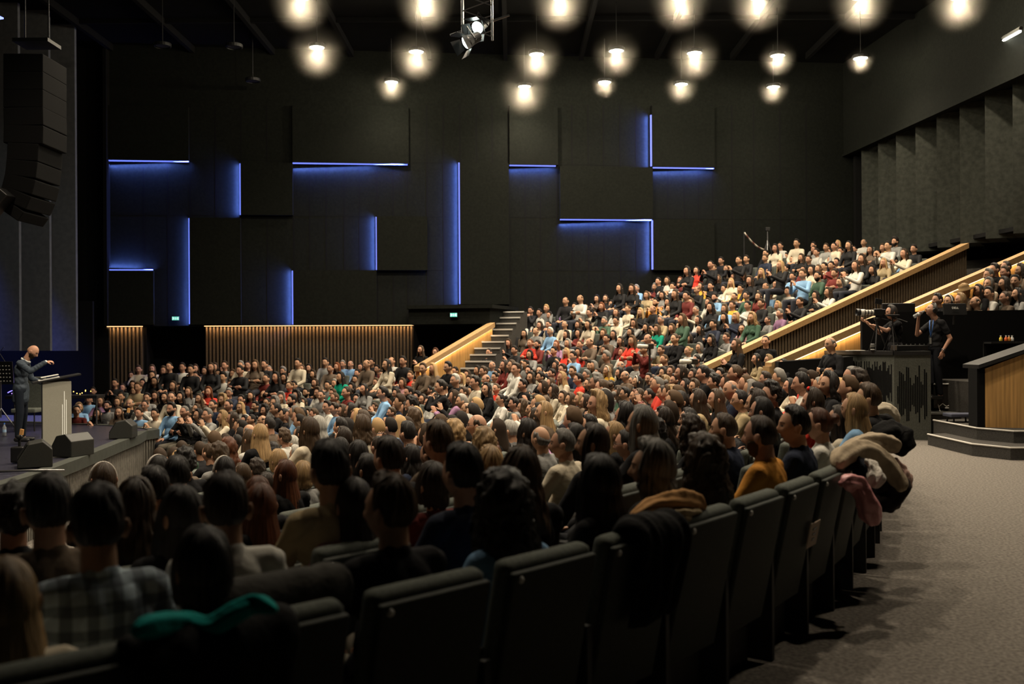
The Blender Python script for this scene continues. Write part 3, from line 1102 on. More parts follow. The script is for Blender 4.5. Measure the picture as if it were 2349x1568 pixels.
def build_pose(name, q, vox=.0062, fem=False, deci=None):
    X = HX(q['head'], q['pitch'], q['yaw'], q['roll'])
    out = {}
    pel, ab, ch, nk = (Vector(q[k]) for k in ('pel', 'ab', 'ch', 'nk'))
    w = .92 if fem else 1
    # ---- body
    mb = MB()
    add_head(mb, X)
    jaw = X @ Vector((0, -.02, -.055))
    mb.cap(nk + Vector((0, 0, -.03)), .060 * w, jaw, .054 * w, 20)
    mb.ell(pel, (.15, .11, .11), 20, 14); mb.ell(ab, (.125 * w, .085, .12), 20, 14); mb.ell(ch, (.145 * w, .095, .14), 20, 14)
    mb.ell(nk + Vector((0, 0, -.06)), (.13 * w, .06, .055), 20, 12)
    for s in (-1, 1):
        get = lambda k: ax(q.get(k + ('L' if s < 0 else 'R'), q[k]), s)
        sh, el, wr, kn, an = get('sh'), get('el'), get('wr'), get('kn'), get('an')
        mb.cap(nk + Vector((s * .03, 0, -.04)), .05, sh, .045)
        mb.cap(sh, .048, el, .037); mb.cap(el, .038, wr, .025)
        hdv = ax(q.get('hd' + ('L' if s < 0 else 'R'), q['hd']), s)
        pn = ax(q.get('pn' + ('L' if s < 0 else 'R'), q['pn']), s)
        hand(mb, wr, hdv, -s if True else s, pn, q.get('curl' + ('L' if s < 0 else 'R'), q['curl']))
        hip = pel + Vector((s * .085, 0, -.02))
        mb.cap(hip, .075, kn, .052); mb.cap(kn, .052, an, .034)
        fx, fy = q['ft']
        mb.cap(an + Vector((0, -.02, -.03)), .035, an + Vector((s * fx, .15 * fy, -.06)), .028)
    body = remesh(mb, vox, 1, name + '_body', deci)
    paint_face(body, X)
    body.materials.append(M['skin'])
    out['body'] = body
    # ---- shirt
    mb = MB()
    g = .013
    mb.ell(ab, (.135 * w + g, .095 + g, .15), 24, 14); mb.ell(ch, (.158 * w + g, .105 + g, .16), 24, 14)
    mb.ell(pel + Vector((0, 0, .03)), (.155 + g, .115 + g, .11), 24, 12)
    mb.ell(nk + Vector((0, 0, -.07)), (.125 * w + g, .066 + g, .05), 20, 12)
    if fem:
        for s in (-1, 1):
            mb.ell(ch + Vector((s * .065, .085, -.02)), (.06, .05, .06), 14, 10)
    mb.cap(nk + Vector((0, 0, -.06)), .060 * w + g, nk + Vector((0, .002, -.008)), .053 * w + g, 20)
    if q.get('hem'):
        mb.cap(pel + Vector((0, 0, .05)), .135, pel + Vector((0, -.01, -q['hem'])), .140, 24)
    for s in (-1, 1):
        get = lambda k: ax(q.get(k + ('L' if s < 0 else 'R'), q[k]), s)
        sh, el, wr = get('sh'), get('el'), get('wr')
        mb.cap(nk + Vector((s * .03, 0, -.05)), .050 + g, sh, .045 + g, 16)
        if q['tee']:
            mb.cap(sh, .048 + g, sh.lerp(el, .62), .046 + g, 16)
        else:
            mb.cap(sh, .048 + g, el, .037 + g, 16)
            mb.cap(el, .038 + g, el.lerp(wr, .93), .029 + g, 16)
    shirt = remesh(mb, vox * 1.3, 3, name + '_shirt', deci)
    co = verts(shirt)
    # soft cloth folds
    k = np.sin(co[:, 2] * 62 + 6 * np.sin(co[:, 0] * 14) + 5 * np.sin(co[:, 1] * 17)) * .0028
    k += np.sin(co[:, 0] * 50 + co[:, 2] * 31) * .0016
    nv = np.empty(len(shirt.vertices) * 3, np.float32)
    shirt.vertices.foreach_get('normal', nv)
    co = co + nv.reshape(-1, 3) * k[:, None]
    shirt.vertices.foreach_set('co', co.astype(np.float32).ravel())
    shirt.materials.append(M['cloth'])
    out['shirt'] = shirt
    # ---- trousers
    mb = MB()
    mb.ell(pel + Vector((0, 0, -.01)), (.165, .125, .115), 22, 12)
    for s in (-1, 1):
        get = lambda k: ax(q.get(k + ('L' if s < 0 else 'R'), q[k]), s)
        kn, an = get('kn'), get('an')
        hip = pel + Vector((s * .085, 0, -.02))
        mb.cap(hip, .088, kn, .066, 14); mb.cap(kn, .066, an + Vector((0, 0, .02)), .052, 14)
    tr_ = remesh(mb, .012, 2, name + '_trousers', deci)
    tr_.materials.append(M['pants'])
    out['trousers'] = tr_
    # ---- shoes
    mb = MB()
    for s in (-1, 1):
        an = ax(q.get('an' + ('L' if s < 0 else 'R'), q['an']), s)
        fx, fy = q['ft']
        mb.cap(an + Vector((0, -.03, -.045)), .043, an + Vector((s * fx, .17 * fy, -.055)), .036)
    sh_ = remesh(mb, .012, 2, name + '_shoes', deci)
    sh_.materials.append(M['plastic'])
    out['shoes'] = sh_
    out['X'] = X
    return out


# ------------------------------------------------------------ hair
def interp(x, xs, ys):
    return float(np.interp(x, xs, ys))


def hair_mesh(name, kind, nphi=112, ns=26, seed=1):
    rg = random.Random(seed)
    K = dict(short=dict(T=.014, top=.018, amp=.008, D=0), crop=dict(T=.008, top=.006, amp=.003, D=0), curly=dict(T=.026, top=.03, amp=.014, D=0),
             quiff=dict(T=.013, top=.034, amp=.009, D=0), fringe=dict(T=.010, top=0, amp=.003, D=0),
             long=dict(T=.014, top=.012, amp=.005, D=.25), longw=dict(T=.020, top=.018, amp=.009, D=.24), bob=dict(T=.020, top=.018, amp=.006, D=.075),
             curlyl=dict(T=.034, top=.03, amp=.018, D=.17), tied=dict(T=.010, top=.008, amp=.003, D=0), shag=dict(T=.022, top=.022, amp=.01, D=.14))[kind]
    D = K['D']
    end = lambda p: interp(p, [0, 30, 55, 72, 84, 97, 112, 180], [50, 48, 55, 84, 92, 78, 108, 126])
    if kind in ('long', 'longw', 'bob', 'shag', 'curlyl', 'tied'):
        end = lambda p: interp(p, [0, 30, 55, 72, 84, 97, 112, 180], [46, 44, 52, 80, 88, 82, 108, 122])
    mb = MB()
    vs, uv = [], []
    # sides of the face stay clear; the curtain of long hair starts at this azimuth
    open_ = 64
    def path(ph, t):
        p = abs(math.degrees(ph))
        e = end(p)
        if D and p > open_:
            side = smooth(open_, open_ + 14, p)
            Lh = math.radians(96) * .1
            tot = Lh + D
            hf = .55
            if t <= hf:
                a = math.radians(96) * t / hf
                base = hd(sph(a, ph))
                nrm = sph(a, ph)
                return base, nrm, 0
            base = hd(sph(math.radians(96), ph))
            s = (t - hf) / (1 - hf)
            dz = s * (D * (.55 + .45 * side) + .03 * rg.random())
            out = Vector((math.sin(ph), math.cos(ph), 0))
            base = base + Vector((0, 0, -dz))
            back = smooth(110, 160, p)
            base += out * (dz * (.10 + .14 * back) * (1 if D > .1 else -.1))
            base.x *= 1 + (.15 * s if D > .1 else 0)
            return base, out, s
        a = math.radians(e) * t
        return hd(sph(a, ph)), sph(a, ph), 0
    rows_o, rows_i = [], []
    for j in range(ns + 1):
        t = j / ns
        ro, ri = [], []
        for i in range(nphi):
            ph = -PI + 2 * PI * i / nphi
            p = abs(math.degrees(ph))
            b, n, s = path(ph, max(t, 1e-3))
            th = K['T'] + K['top'] * max(0, n.z) ** 2 * (1 if kind != 'quiff' else (.45 + .55 * max(0, n.y + .3)))
            if kind == 'fringe':
                th *= smooth(.55, .75, t) if p > 70 else 0
                th -= .006 * (1 - smooth(.55, .7, t))
            longc = D and p > open_
            if not longc:
                th *= min(1, (1 - t) * 5 + .10)
                th -= .004 * (t > .97)
            else:
                th *= min(1, (1 - t) * 6 + .25)
            if kind in ('short', 'quiff', 'crop') and t > .55 and p > 60:
                th *= 1 - .5 * smooth(.55, .9, t)
            q = Vector((math.sin(ph) * 3, math.cos(ph) * 3, t * 2 + seed * 7))
            if kind in ('curly', 'curlyl'):
                nz = noise.noise(b * 42 + Vector((seed, 0, 0))) + .5 * noise.noise(b * 90)
            else:
                f = 2.6 if kind != 'longw' else 1.6
                nz = noise.noise(Vector((math.sin(ph) * 5 * f, math.cos(ph) * 5 * f, t * 2.2 + seed))) + .5 * noise.noise(Vector((math.sin(ph) * 16 * f, math.cos(ph) * 16 * f, t * 3)))
                if kind in ('longw', 'shag'):
                    nz += .6 * math.sin(t * 26 + 3 * math.sin(ph * 5)) * smooth(.4, .7, t)
            th += K['amp'] * nz * smooth(0, .15, t) * min(1, (1 - t) * 6 + .2)
            ro.append(b + n * th)
            ri.append(b + n * min(th - .004, -.002 if not s else th - .022))
        rows_o.append(ro)
        rows_i.append(ri)
    N = nphi
    for r in rows_o: vs += r
    for r in rows_i: vs += r
    fs = []
    H_ = (ns + 1) * N
    for j in range(ns):
        for i in range(N):
            a, b2 = j * N + i, j * N + (i + 1) % N
            fs.append((a, a + N, b2 + N, b2))
            fs.append((H_ + a, H_ + b2, H_ + b2 + N, H_ + a + N))
    for i in range(N):
        a, b2 = ns * N + i, ns * N + (i + 1) % N
        fs.append((a, H_ + a, H_ + b2, b2))
    mb.add(vs, fs)
    nbase = len(mb.v)
    if kind == 'tied':
        mb.ell((0, -.125, .045), (.040, .036, .040), 20, 14)
        mb.ell((0, -.10, .035), (.028, .03, .028), 16, 10)
    me = mb.mesh(name, M['hair'], True)
    uvl = me.uv_layers.new(name='UVMap')
    data = np.zeros((len(me.loops), 2), np.float32)
    li = np.empty(len(me.loops), np.int32)
    me.loops.foreach_get('vertex_index', li)
    for k_, vi in enumerate(li):
        if vi < nbase:
            vi %= H_
            data[k_] = (abs((vi % N) / N * 2 - 1), (vi // N) / ns)
        else:
            data[k_] = (mb.v[vi].x * 4, mb.v[vi].z * 4)
    uvl.data.foreach_set('uv', data.ravel())
    return me


def beard_mesh(nu=64, nv=44):
    vs, fs = [], []
    for i in range(nv + 1):
        a = PI * i / nv
        for j in range(nu):
            b = 2 * PI * j / nu
            d = Vector((math.sin(a) * math.cos(b), math.sin(a) * math.sin(b), math.cos(a)))
            p = hd(d)
            az_ = abs(math.degrees(math.atan2(d.x, d.y)))
            top = -.20 if az_ > 55 else -.44 + .2 * smooth(30, 60, az_)
            m = smooth(top + .05, top - .08, d.z) * smooth(100, 85, az_)
            lip = math.exp(-(d.x / .22) ** 2 - ((d.z + .55) / .07) ** 2)
            th = -.006 + (.020 + .006 * noise.noise(p * 60)) * m - .02 * lip * m
            if d.z < -.75:
                th = max(th, -.006 + .026 * m)
            vs.append(p + d * th)
    for i in range(nv):
        for j in range(nu):
            fs.append((i * nu + j, (i + 1) * nu + j, (i + 1) * nu + (j + 1) % nu, i * nu + (j + 1) % nu))
    me = MB().add(vs, fs).mesh('beard', M['cloth'], True)
    return me


def glasses_mesh():
    mb = MB()
    for s in (-1, 1):
        pts = []
        for k in range(15):
            t = 2 * PI * k / 14
            pts.append((s * .033 + .024 * math.cos(t), .098 - .004 * abs(math.cos(t)), .006 + .017 * math.sin(t)))
        mb.tube(pts, .0022, 6)
        mb.tube([(s * .057, .094, .012), (s * .080, .05, .012), (s * .084, -.01, .008)], .002, 6)
    mb.tube([(-.01, .1, .01), (.01, .1, .01)], .0022, 6)
    return mb.mesh('glasses', M['glasses'], True)


def band_mesh():
    mb = MB()
    pts = []
    for k in range(17):
        t = -PI * .5 + PI * k / 16
        d = Vector((math.sin(t), .18, math.cos(t))).normalized()
        p = hd(d) + d * .022
        pts.append(p)
    mb.tube(pts, .011, 8)
    return mb.mesh('hairband', M['cloth'], True)


def hat_mesh():
    mb = MB()
    mb.lathe([(.20, .055), (.205, .062), (.105, .075), (.098, .13), (.08, .165), (.0, .170)], 32)
    return mb.mesh('hat', M['cloth'], True)


POSED = {}
def pose(name, fem, near=True):
    k = (name, fem, near)
    if k not in POSED:
        if near:
            POSED[k] = build_pose(name + ('_f' if fem else ''), POSES[name], fem=fem, deci=.55)
        else:
            POSED[k] = build_pose(name + '_mid' + ('_f' if fem else ''), POSES[name], .0075, fem=fem, deci=.3)
    return POSED[k]


HAIR = {k: hair_mesh('hair_' + k, k, seed=i + 1) for i, k in enumerate(('short', 'crop', 'curly', 'quiff', 'fringe', 'long', 'longw', 'bob', 'curlyl', 'tied', 'shag'))}
MHAIR = {k: hair_mesh('hair_mid_' + k, k, 64, 18, seed=i + 1) for i, k in enumerate(HAIR)}
BEARD, GLASSES, BAND = beard_mesh(), glasses_mesh(), band_mesh()

HC = dict(k=(.014, .011, .009), b=(.034, .021, .012), n=(.075, .045, .023), a=(.14, .045, .016), y=(.42, .27, .125), g=(.20, .19, .17), w=(.55, .53, .47))
HN = dict(k='black', b='dark brown', n='brown', a='auburn', y='blonde', g='grey', w='white')
CC = dict(K=(.010, .010, .011), N=(.016, .022, .042), G=(.22, .22, .21), W=(.52, .51, .46), C=(.52, .46, .35), R=(.62, .05, .03), D=(.13, .022, .018),
          B=(.20, .36, .56), E=(.0, .24, .15), L=(.05, .10, .065), Y=(.62, .36, .05), O=(.55, .24, .04), P=(.55, .30, .32), V=(.26, .14, .24),
          T=(.115, .085, .06), M=(.33, .26, .15), X=(.3, .3, .28))
CN = dict(K='black', N='navy', G='grey', W='white', C='cream', R='red', D='maroon', B='light blue', E='emerald green', L='dark green', Y='mustard yellow',
          O='orange', P='pink', V='mauve', T='brown', M='tan', X='checked')


def skin_col(rg):
    k = rg.uniform(.82, 1.12)
    return (.46 * k, .255 * k * rg.uniform(.95, 1.05), .16 * k, 1)


def hair_kind(sty, fem, rg, child=False):
    if sty == 's': return rg.choice(['short', 'short', 'quiff', 'crop'])
    if sty == 'o': return 'fringe'
    if sty == 'c': return 'curlyl' if fem else 'curly'
    if sty == 'p': return 'tied'
    if sty == 'm': return 'bob'
    if sty == 'h': return 'long'
    return rg.choice(['long', 'long', 'longw', 'shag'])


def link(me, name, parent, mw=None, col=None, mt=None):
    o = bpy.data.objects.new(name, me)
    COL.objects.link(o)
    o.parent = parent
    if mw is not None:
        o.matrix_local = mw
    if col is not None:
        o.color = (*col[:3], 1)
    if mt is not None:
        o.material_slots[0].link = 'OBJECT'
        o.material_slots[0].material = mt
    return o


def make_person(loc, rz, g, hc, sty, cc, ex, rg, pose_name='lap', scale=1.0, shirt_mat=None, hk=None, near=False):
    fem = g == 'f' or (g == 'c' and sty in 'lp')
    pz = pose(pose_name, fem, near)
    o = bpy.data.objects.new('person', pz['body'])
    COL.objects.link(o)
    o.location = loc
    o.rotation_euler.z = rz
    o.scale = (scale, scale, scale)
    o.color = skin_col(rg)
    X = pz['X']
    hk = hk or hair_kind(sty, fem, rg)
    hf = rg.uniform(.8, 1.3)
    hcol = [c * hf for c in HC[hc]]
    h = link((HAIR if near else MHAIR)[hk], 'hair', o, X @ Matrix.Diagonal((rg.choice((-1, 1)) * 1.0, 1, 1, 1)), hcol)
    cf = rg.uniform(.8, 1.15)
    ccol = [c * cf for c in CC[cc]]
    mt = shirt_mat or (M['plaid'] if cc == 'X' else None)
    link(pz['shirt'], 'shirt', o, None, ccol, mt)
    link(pz['trousers'], 'trousers', o, None, rg.choice([(.012, .013, .016), (.02, .026, .045), (.03, .028, .025), (.10, .09, .07)]))
    if near:
        link(pz['shoes'], 'shoes', o)
    if 'b' in ex:
        link(BEARD, 'beard', o, X, [c * 1.1 for c in hcol])
    if 'g' in ex:
        link(GLASSES, 'glasses', o, X)
    if sty == 'h':
        link(BAND, 'hairband', o, X, (.6, .56, .5) if rg.random() < .6 else (.03, .02, .02))
    return o

# ============================================================ seats
M['seat'] = mat('seat_fabric', (.105, .115, .10), .9, nscale=60, namt=.2, bump=.3, bscale=300, spec=.15)
M['seatback'] = mat('seat_back_shell', (.048, .054, .047), .7, nscale=90, namt=.15, spec=.2)
M['seatdark'] = mat('seat_side_panel', (.012, .013, .012), .6)


def seat_parts():
    Xt = Matrix.Translation((0, -.21, .44)) @ Matrix.Rotation(.20, 4, 'X')
    parts = {}
    parts['backrest'] = MB().rbox((0, .02, .26), (.50, .085, .53), .038, X=Xt).mesh('backrest', M['seat'], True)
    parts['back_shell'] = MB().rbox((0, -.037, .16), (.485, .028, .68), .012, X=Xt).mesh('back_shell', M['seatback'], True)
    parts['seat_cushion'] = MB().rbox((0, .02, .40), (.49, .46, .11), .04).mesh('seat_cushion', M['seat'], True)
    mb = MB()
    mb.prism([(-.30, -.26), (-.265, -.26), (-.265, .22), (-.30, .22)], 0, [.60, .60, .60, .60])
    mb.rbox((-.283, -.02, .62), (.055, .40, .035), .012)
    parts['side_panel'] = mb.mesh('side_panel', M['seatdark'])
    parts['bolt'] = MB().ell(Xt @ Vector((-.205, -.052, .475)), (.014, .010, .014), 10, 8).mesh('bolt', M['white'], True)
    parts['base'] = MB().box((0, -.10, .15), (.44, .10, .30)).mesh('base', M['seatdark'])
    return parts


SP_ = seat_parts()
def seat_all(lo=True):
    mb = MB()
    Xt = Matrix.Translation((0, -.21, .44)) @ Matrix.Rotation(.20, 4, 'X')
    mb.rbox((0, .01, .25), (.50, .10, .55), .04, X=Xt)
    mb.box((0, .02, .40), (.49, .44, .10), 0)
    mb.box((-.28, -.02, .32), (.04, .44, .64), 1)
    return mb


SEAT_ONE = seat_all().mesh('theatre_chair', [M['seat'], M['seatdark']])


def face_rz(pos, target):
    v = Vector((target[0] - pos[0], target[1] - pos[1]))
    return math.atan2(-v.x, v.y)


# ============================================================ seating plan
PEOPLE = '''318,848fbsC 349,847fnlC 301,862fklK 349,862fklK 375,851fnlC 388,842mksKg 418,843mksW 437,849mksK 421,860fbhK 381,863mbsB 398,869fkhKg 354,876fklK 
327,879mksW 263,880mksK 281,890fblK 304,884fblK 307,898fylK 263,897mksKb 213,898mksKg 245,909fbpK 203,916mksBg 230,921fblV 277,911fbpK 269,923fnmGg 
246,932mksGb 298,926mgoK 181,935fymB 175,943mksD 223,949fklKa 273,946fnlT 332,930fbpWga 337,913mksG 355,909fblT 378,912fblK 393,912fbpC 414,911fklK 
432,899fnlG 457,915fnlT 478,899facR 451,938fnlK 393,938mksBb 423,945mgsKc 455,953fkmKga 476,952mgsGa 488,930mksN 524,930mksKg 552,935fylW 585,932mksK 
553,917mksNg 575,909fklD 525,902mgsNh 510,917fycT 559,884mnsG 529,883mnsN 552,863fgmRg 577,876fklC 584,863mnsRg 534,858fnlRg 511,866mkcW 501,858mksWg 
511,848mksT 469,851mksC 484,844fblK 493,843fbmK 506,838mksK 515,839mbsG 552,839mgsC 550,851mksK 568,839mksN 585,838fncT 582,848mksKg 433,869fkhK 
448,863mksK 448,846fblK 411,890fblK 397,886fblKg 382,888mbsT 511,958fylCa 534,961fblK 561,966fkmC 577,963fkpK 572,991mgoC 480,1040mnsK 503,1047mncG 
524,1032facD 543,1014fklK 572,1009fnlW 516,1081fkhK 365,1083fkhK 424,1065mkcK 238,1101fnhK 406,1091mksK 606,837fkpK 617,848mgsK 649,852mgcC 
633,866fklK 651,867fklK 610,869mksD 667,862mksK 683,834mksC 693,846fnlK 708,845fkcK 718,859fbmK 722,879fbmK 750,839fklC 746,832mksG 757,846mksT 
773,842falK 786,836mgsB 804,836mgoBg 827,843fklC 841,836mnoT 852,832mksK 849,860fblW 865,847mksD 887,837fklC 898,829mnoW 924,829mksK 925,838fklL 
927,851fklL 819,857mksKg 815,871mksK 781,866fklEg 845,871fblD 863,878mnsW 877,860mbsW 890,857mnsK 898,873mwsK 895,850fklK 907,862fnlR 923,879fnmP 
941,862mnsRga 958,859fblK 970,846mnsT 993,846fylT 970,867mnsN 981,880fkhW 952,883falC 1001,862mksW 1027,843mksK 1044,852mksC 1030,860fylT 1044,873mwsK 
1059,867fylC 1072,860fblK 1095,850fklKg 1077,873fblG 1090,878mksC 1052,898fblK 1064,901mnsG 1081,898mksK 1011,888mksKh 983,896mksKg 937,901mksKb 
957,911mkcK 970,916fblG 909,903fbmTg 878,903mksB 854,906mbsC 835,893fklG 823,898mysW 807,890fkmK 795,901fbpD 767,880mgsK 752,885mksG 763,903mnsT 
768,913mnsTg 736,908mksG 729,901fncW 702,901mksNb 674,885mksX 679,908fkcC 669,919mksVb 644,913fgcC 605,906mnoK 697,924fblT 612,924mksKg 630,924fgcG 
633,939mksK 607,942fkcD 652,952fkpK 676,947mgsB 693,949fkmD 707,949fbmD 720,951mnsTa 750,934mksW 768,939mbsBg 786,944fnmKg 805,942fklK 818,916fklDg 
837,916mnoBg 860,934cnsT 832,944mksK 847,942fkcK 886,929facGa 909,929fkcN 898,947cnsN 944,929mkcK 955,939mgsG 946,959fncK 984,924fbmW 996,916fbpX 
1059,921mwsKa 1070,938mnoG 1082,952mksK 1075,972mwsNg 1095,977mnoXg 602,965mnoK 617,975mksTb 597,998fylK 651,1005mncW 672,1018mwsC 686,995fblC 
709,988fnlC 730,980fwlC 626,1034mksK 680,1044mwsG 638,1059fymC 600,1057fbcK 589,1080mbcK 554,1090fnlK 653,1090falK 695,1090fymG 610,1115fblK 
592,1136falK 523,1128mnsK 781,980mksDa 786,1008fblK 814,995fblK 830,980fnlC 781,1031mksK 832,965fnlT 852,967fklK 934,995mksNa 868,1026mbsK 
891,1054mbsK 822,1044fklK 842,1080fklK 990,1044mbsK 1042,998fycG 1004,1016mnsT 944,1051fklN 1129,839mgoB 1157,839fblD 1174,839fnlW 1206,837mksG 
1183,848mbsW 1184,858fncK 1147,853fkhW 1139,858mksT 1109,853mnsL 1115,871mnoC 1135,866mksWa 1167,876fymCg 1188,869falK 1186,881mksKb 1199,884mksK 
1213,851mksN 1217,866fblG 1238,851fklC 1240,866mksKc 1266,858mksN 1291,848mbsD 1275,839fklD 1313,853mnsN 1289,866fylC 1263,879fnlK 1269,897fblC 
1327,871mksR 1345,861mgsT 1354,840mkcN 1350,881fnlK 1368,879mgcK 1381,890fnpT 1391,889fnmP 1401,884mksK 1393,851fyhY 1421,856fklK 1424,839mgoC 
1434,863mgoT 1458,838fnpG 1447,874mgsN 1462,876fkhN 1488,869mksK 1501,876fnlKg 1526,879fycC 1522,856fklK 1539,853fnlC 1562,856fbmK 1573,860fbmKg 
1590,861fblK 1593,907fblD 1544,909fycT 1522,902mbsXa 1490,907mksK 1467,907fnlT 1457,909falK 1434,904mksGg 1419,904fncL 1368,927fycC 1344,922fbmKg 
1330,917fymT 1309,917fnmG 1291,912fnmC 1220,940mksKg 1199,935fncD 1179,927mksG 1161,915fbpD 1148,917fkpW 1138,892fnpR 1116,894fklK 1248,945fylT 
1227,958fblK 1352,976mksKg 1383,963mgsKa 1434,958fklK 1521,966fblK 1317,1007fklK 1171,989mwsXh 1240,1007mgoG 1291,1019mgsC 1209,994fklK 1110,1022fycT 
1123,1045facT 1123,1068fylK 1360,1019fblK 1409,999fylK 1437,1019mksKg 1501,996mkcK 1473,976fglK 1695,598mksK 1654,599mksK 1630,608fkpK 1666,617mnsT 
1638,616mnsM 1576,622fklK 1597,621fklR 1624,630mksK 1647,639fnlK 1680,636fblK 1588,639mksT 1530,644fbhW 1510,646mksK 1502,659fgmD 1560,644falD 
1543,658mksK 1571,658fbpM 1607,657fklY 1598,666mnoKa 1630,657mksK 1677,648fylC 1661,663mksW 1421,662fklK 1426,678mksB 1449,663fblK 1460,662mgsB 
1456,675mksK 1461,696fklK 1483,678fnmM 1519,678fklG 1548,676fblK 1574,680mksD 1639,683mksBb 1685,681mksG 1369,686fklT 1389,685fblK 1331,686mnoW 
1297,691mnoKg 1380,704famKg 1403,698mksW 1435,698fkhN 1504,694mksOb 1532,694fklG 1555,690fkpW 1585,694fnlT 1625,694fblW 1630,706fklK 1662,709fnmB 
1680,701mbsY 1318,704mksW 1290,717mksV 1217,713mksKh 1237,718mksW 1253,708mysG 1260,724fklK 1315,722fblB 1344,708fnlT 1352,718mksC 1389,714mksWb 
1413,717fblW 1440,710fnpC 1469,717fycK 1498,710mnoK 1534,709fnmC 1556,709fblD 1596,712mgsCg 1565,733fnlL 1625,727mksBb 1661,729fklK 1687,729fymNa 
1386,737mgsLb 1413,737mksC 1454,742fblGh 1516,735mgsM 1482,752fkcKg 1602,735fklW 1636,745mksNg 1558,749mbsT 1541,754fnlK 1507,756fnlE 1606,756fklK 
1197,742mksWa 1238,747fblC 1258,745mksNh 1295,745mgoC 1326,746fblK 1349,745fklC 1363,758mnoDg 1229,760mnoG 1262,761mwsB 1174,760mksK 1202,766fklT 
1299,768fklG 1327,765fkmD 1384,765fnlK 1407,768fklG 1446,763fklK 1672,765fblK 1391,778mksTg 1423,783fblD 1450,783fnlR 1486,778mnoG 1548,778fnpK 
1580,778fbmG 1631,781fkcK 1666,775mnsGa 1142,783mksKb 1166,788fblKa 1216,788fapR 1233,791mksDb 1276,791falV 1302,788fgmG 1330,791fnpD 1353,786mnoT 
1180,804mksKga 1215,814fkmG 1270,806mksK 1299,809fylRa 1327,809fblRa 1362,801mgoPa 1387,804mbsT 1427,809fnmW 1447,801mgsG 1498,791mksK 1516,804mnsM 
1538,798mksKb 1578,806fypW 1604,798fgmWg 1122,809mksKh 1712,595mksK 1702,615fklK 1711,610mnoCb 1705,633fblK 1720,644fblK 1746,626fylK 1763,600mksK 
1763,623mksKb 1756,582mksK 1755,593mnsN 1778,570fklC 1790,565mksW 1776,588mksK 1790,609fylK 1788,638mksK 1801,617mksK 1804,589mksB 1818,596mnsW 
1827,559mksC 1832,577fklC 1838,592fblK 1843,620fklD 1866,564mksG 1867,573fblG 1873,580mksW 1855,596mbsKg 1895,568mbsX 1903,579fklW 1913,566mksC 
1922,560fylT 1928,577mksG 1947,564fklK 1959,573mksW 1935,595fklT 1904,597fbmK 1919,602mksK 1981,557mgoW 1996,574fklT 2011,584mnoK 2032,587fylK 
2037,565mksW 2053,555mkcGb 2025,569fblC 2074,582fblC 2096,572mksK 2051,598mksB 2027,603fylM 1984,605fnlK 1977,595fblK 2001,620fklK 1963,610fblW 
1970,630fylK 1951,643mkcK 1938,630mksW 1914,628mbsD 1907,610mksD 1891,612mksW 1877,617fnlK 1861,620fklC 1876,634mksLb 1841,630mnsB 1818,635mksB 
1832,656fypK 1807,669mksWg 1780,653mksCgh 1756,658mnoW 1766,676mbsB 1740,681fblD 1712,679mksLg 1698,663mksY 1838,674mbsN 1871,679fklK 1900,671fblWa 
1926,648mksKg 1746,697mbsK 1715,702mksW 1784,702fymW 1813,699fnlD 1835,694mbsKa 1789,720mgsV 1761,735cbsG 1725,730fylL 1702,755fblP 1735,748fnlR 
1613,858mksK 1629,863fklK 1652,860mksGb 1638,878mkcL 1707,870falK 1687,858fnpK 1756,870mbsB 1812,886fklC 1838,881mksW 1901,883fklK 1955,865mgsK 
1968,879mbcKg 1677,895mgoN 2308,613mbsT 2281,619mksKg 2305,626mnsT 2341,621fblT 2268,632mgsT 2303,651fblTg 2329,646mksK 2268,652fgmC 2244,667fklK 
2268,674mksW 2334,675fklG 2305,683mnsTa 2238,694mnoTg 2203,688fymT 2177,692fkhC 2150,689mksK 1549,873mbsNg 1592,887fnlN 1572,884fklK 1698,919fkpMg 
1643,916fnlK 1600,919fblM 1560,922fklW 1579,962fklK 1864,922cblR 1735,927fblK 1747,945fklK 1767,907mkcK 1661,985mnsNb 1744,1000mnsOb 1821,978mksN 
1877,974fapW 1925,965fbmC 1959,940fylB 1991,916mnsK 1583,996fbcK 110,1172mksT 222,1208mksX 30,1188mkcK 465,1308fkmK 517,1168mbsW 597,1162falK 
412,1185fklK 312,1160fblT 350,1122mksN 755,1082mksM 893,1172mnsK 812,1160fklP 1060,1088mksN 992,1115fbmD 1155,1170fkcB 1195,1090fnlK 1372,1108fklK 
1492,1075fglK 1612,1065fncK 10,1385fylC 2212,667fymT '''
import re
plist = []
for tok in PEOPLE.split():
    m_ = re.match(r'(\d+),(\d+)([mfc])([a-z])([a-z])([A-Z])([a-z]*)$', tok)
    x, y, g, hc, sty, cc, ex = m_.groups()
    plist.append(dict(px=int(x), py=int(y), g=g, hc=hc, sty=sty, cc=cc, ex=ex))

HEAD = 1.20
zones = []
for k in range(10):
    zones.append(('stalls', k, C, 16.2 - .95 * k))
for k in range(14):
    zones.append(('tier', k, T, 14.25 + .8 * k))


def zone_floor(z, k, r):
    return floor_z(r) if z == 'stalls' else tier_z(k)


def member(zn, pos, px=None):
    d = (pos - T).length
    if pos.y > wall_y(pos.x) - .45 or pos.x > 10.9:
        return False
    if zn == 'stalls':
        return (d < 13.6 or math.atan2(pos.y - T.y, pos.x - T.x) > math.radians(66)) and pos.y > 1.2
    a = math.atan2(pos.y - T.y, pos.x - T.x)
    if a > a1(d) + .03:
        return a < math.radians(64.5)
    if a < a2(d) - .02:
        return d > 16.4 and 18.75 < pos.y < 18.55 + (pos.x - 4.95) * .237
    return False


assigned = []
def free(pos, mind=.47):
    for q in assigned:
        dd = (q['pos'] - pos)
        if abs(dd.x) < mind and abs(dd.y) < mind and dd.length < mind:
            return False
    return True


def nearest_gap(pos):
    return min([9] + [(q['pos'] - pos).length for q in assigned])


plist.sort(key=lambda p: -p['py'])
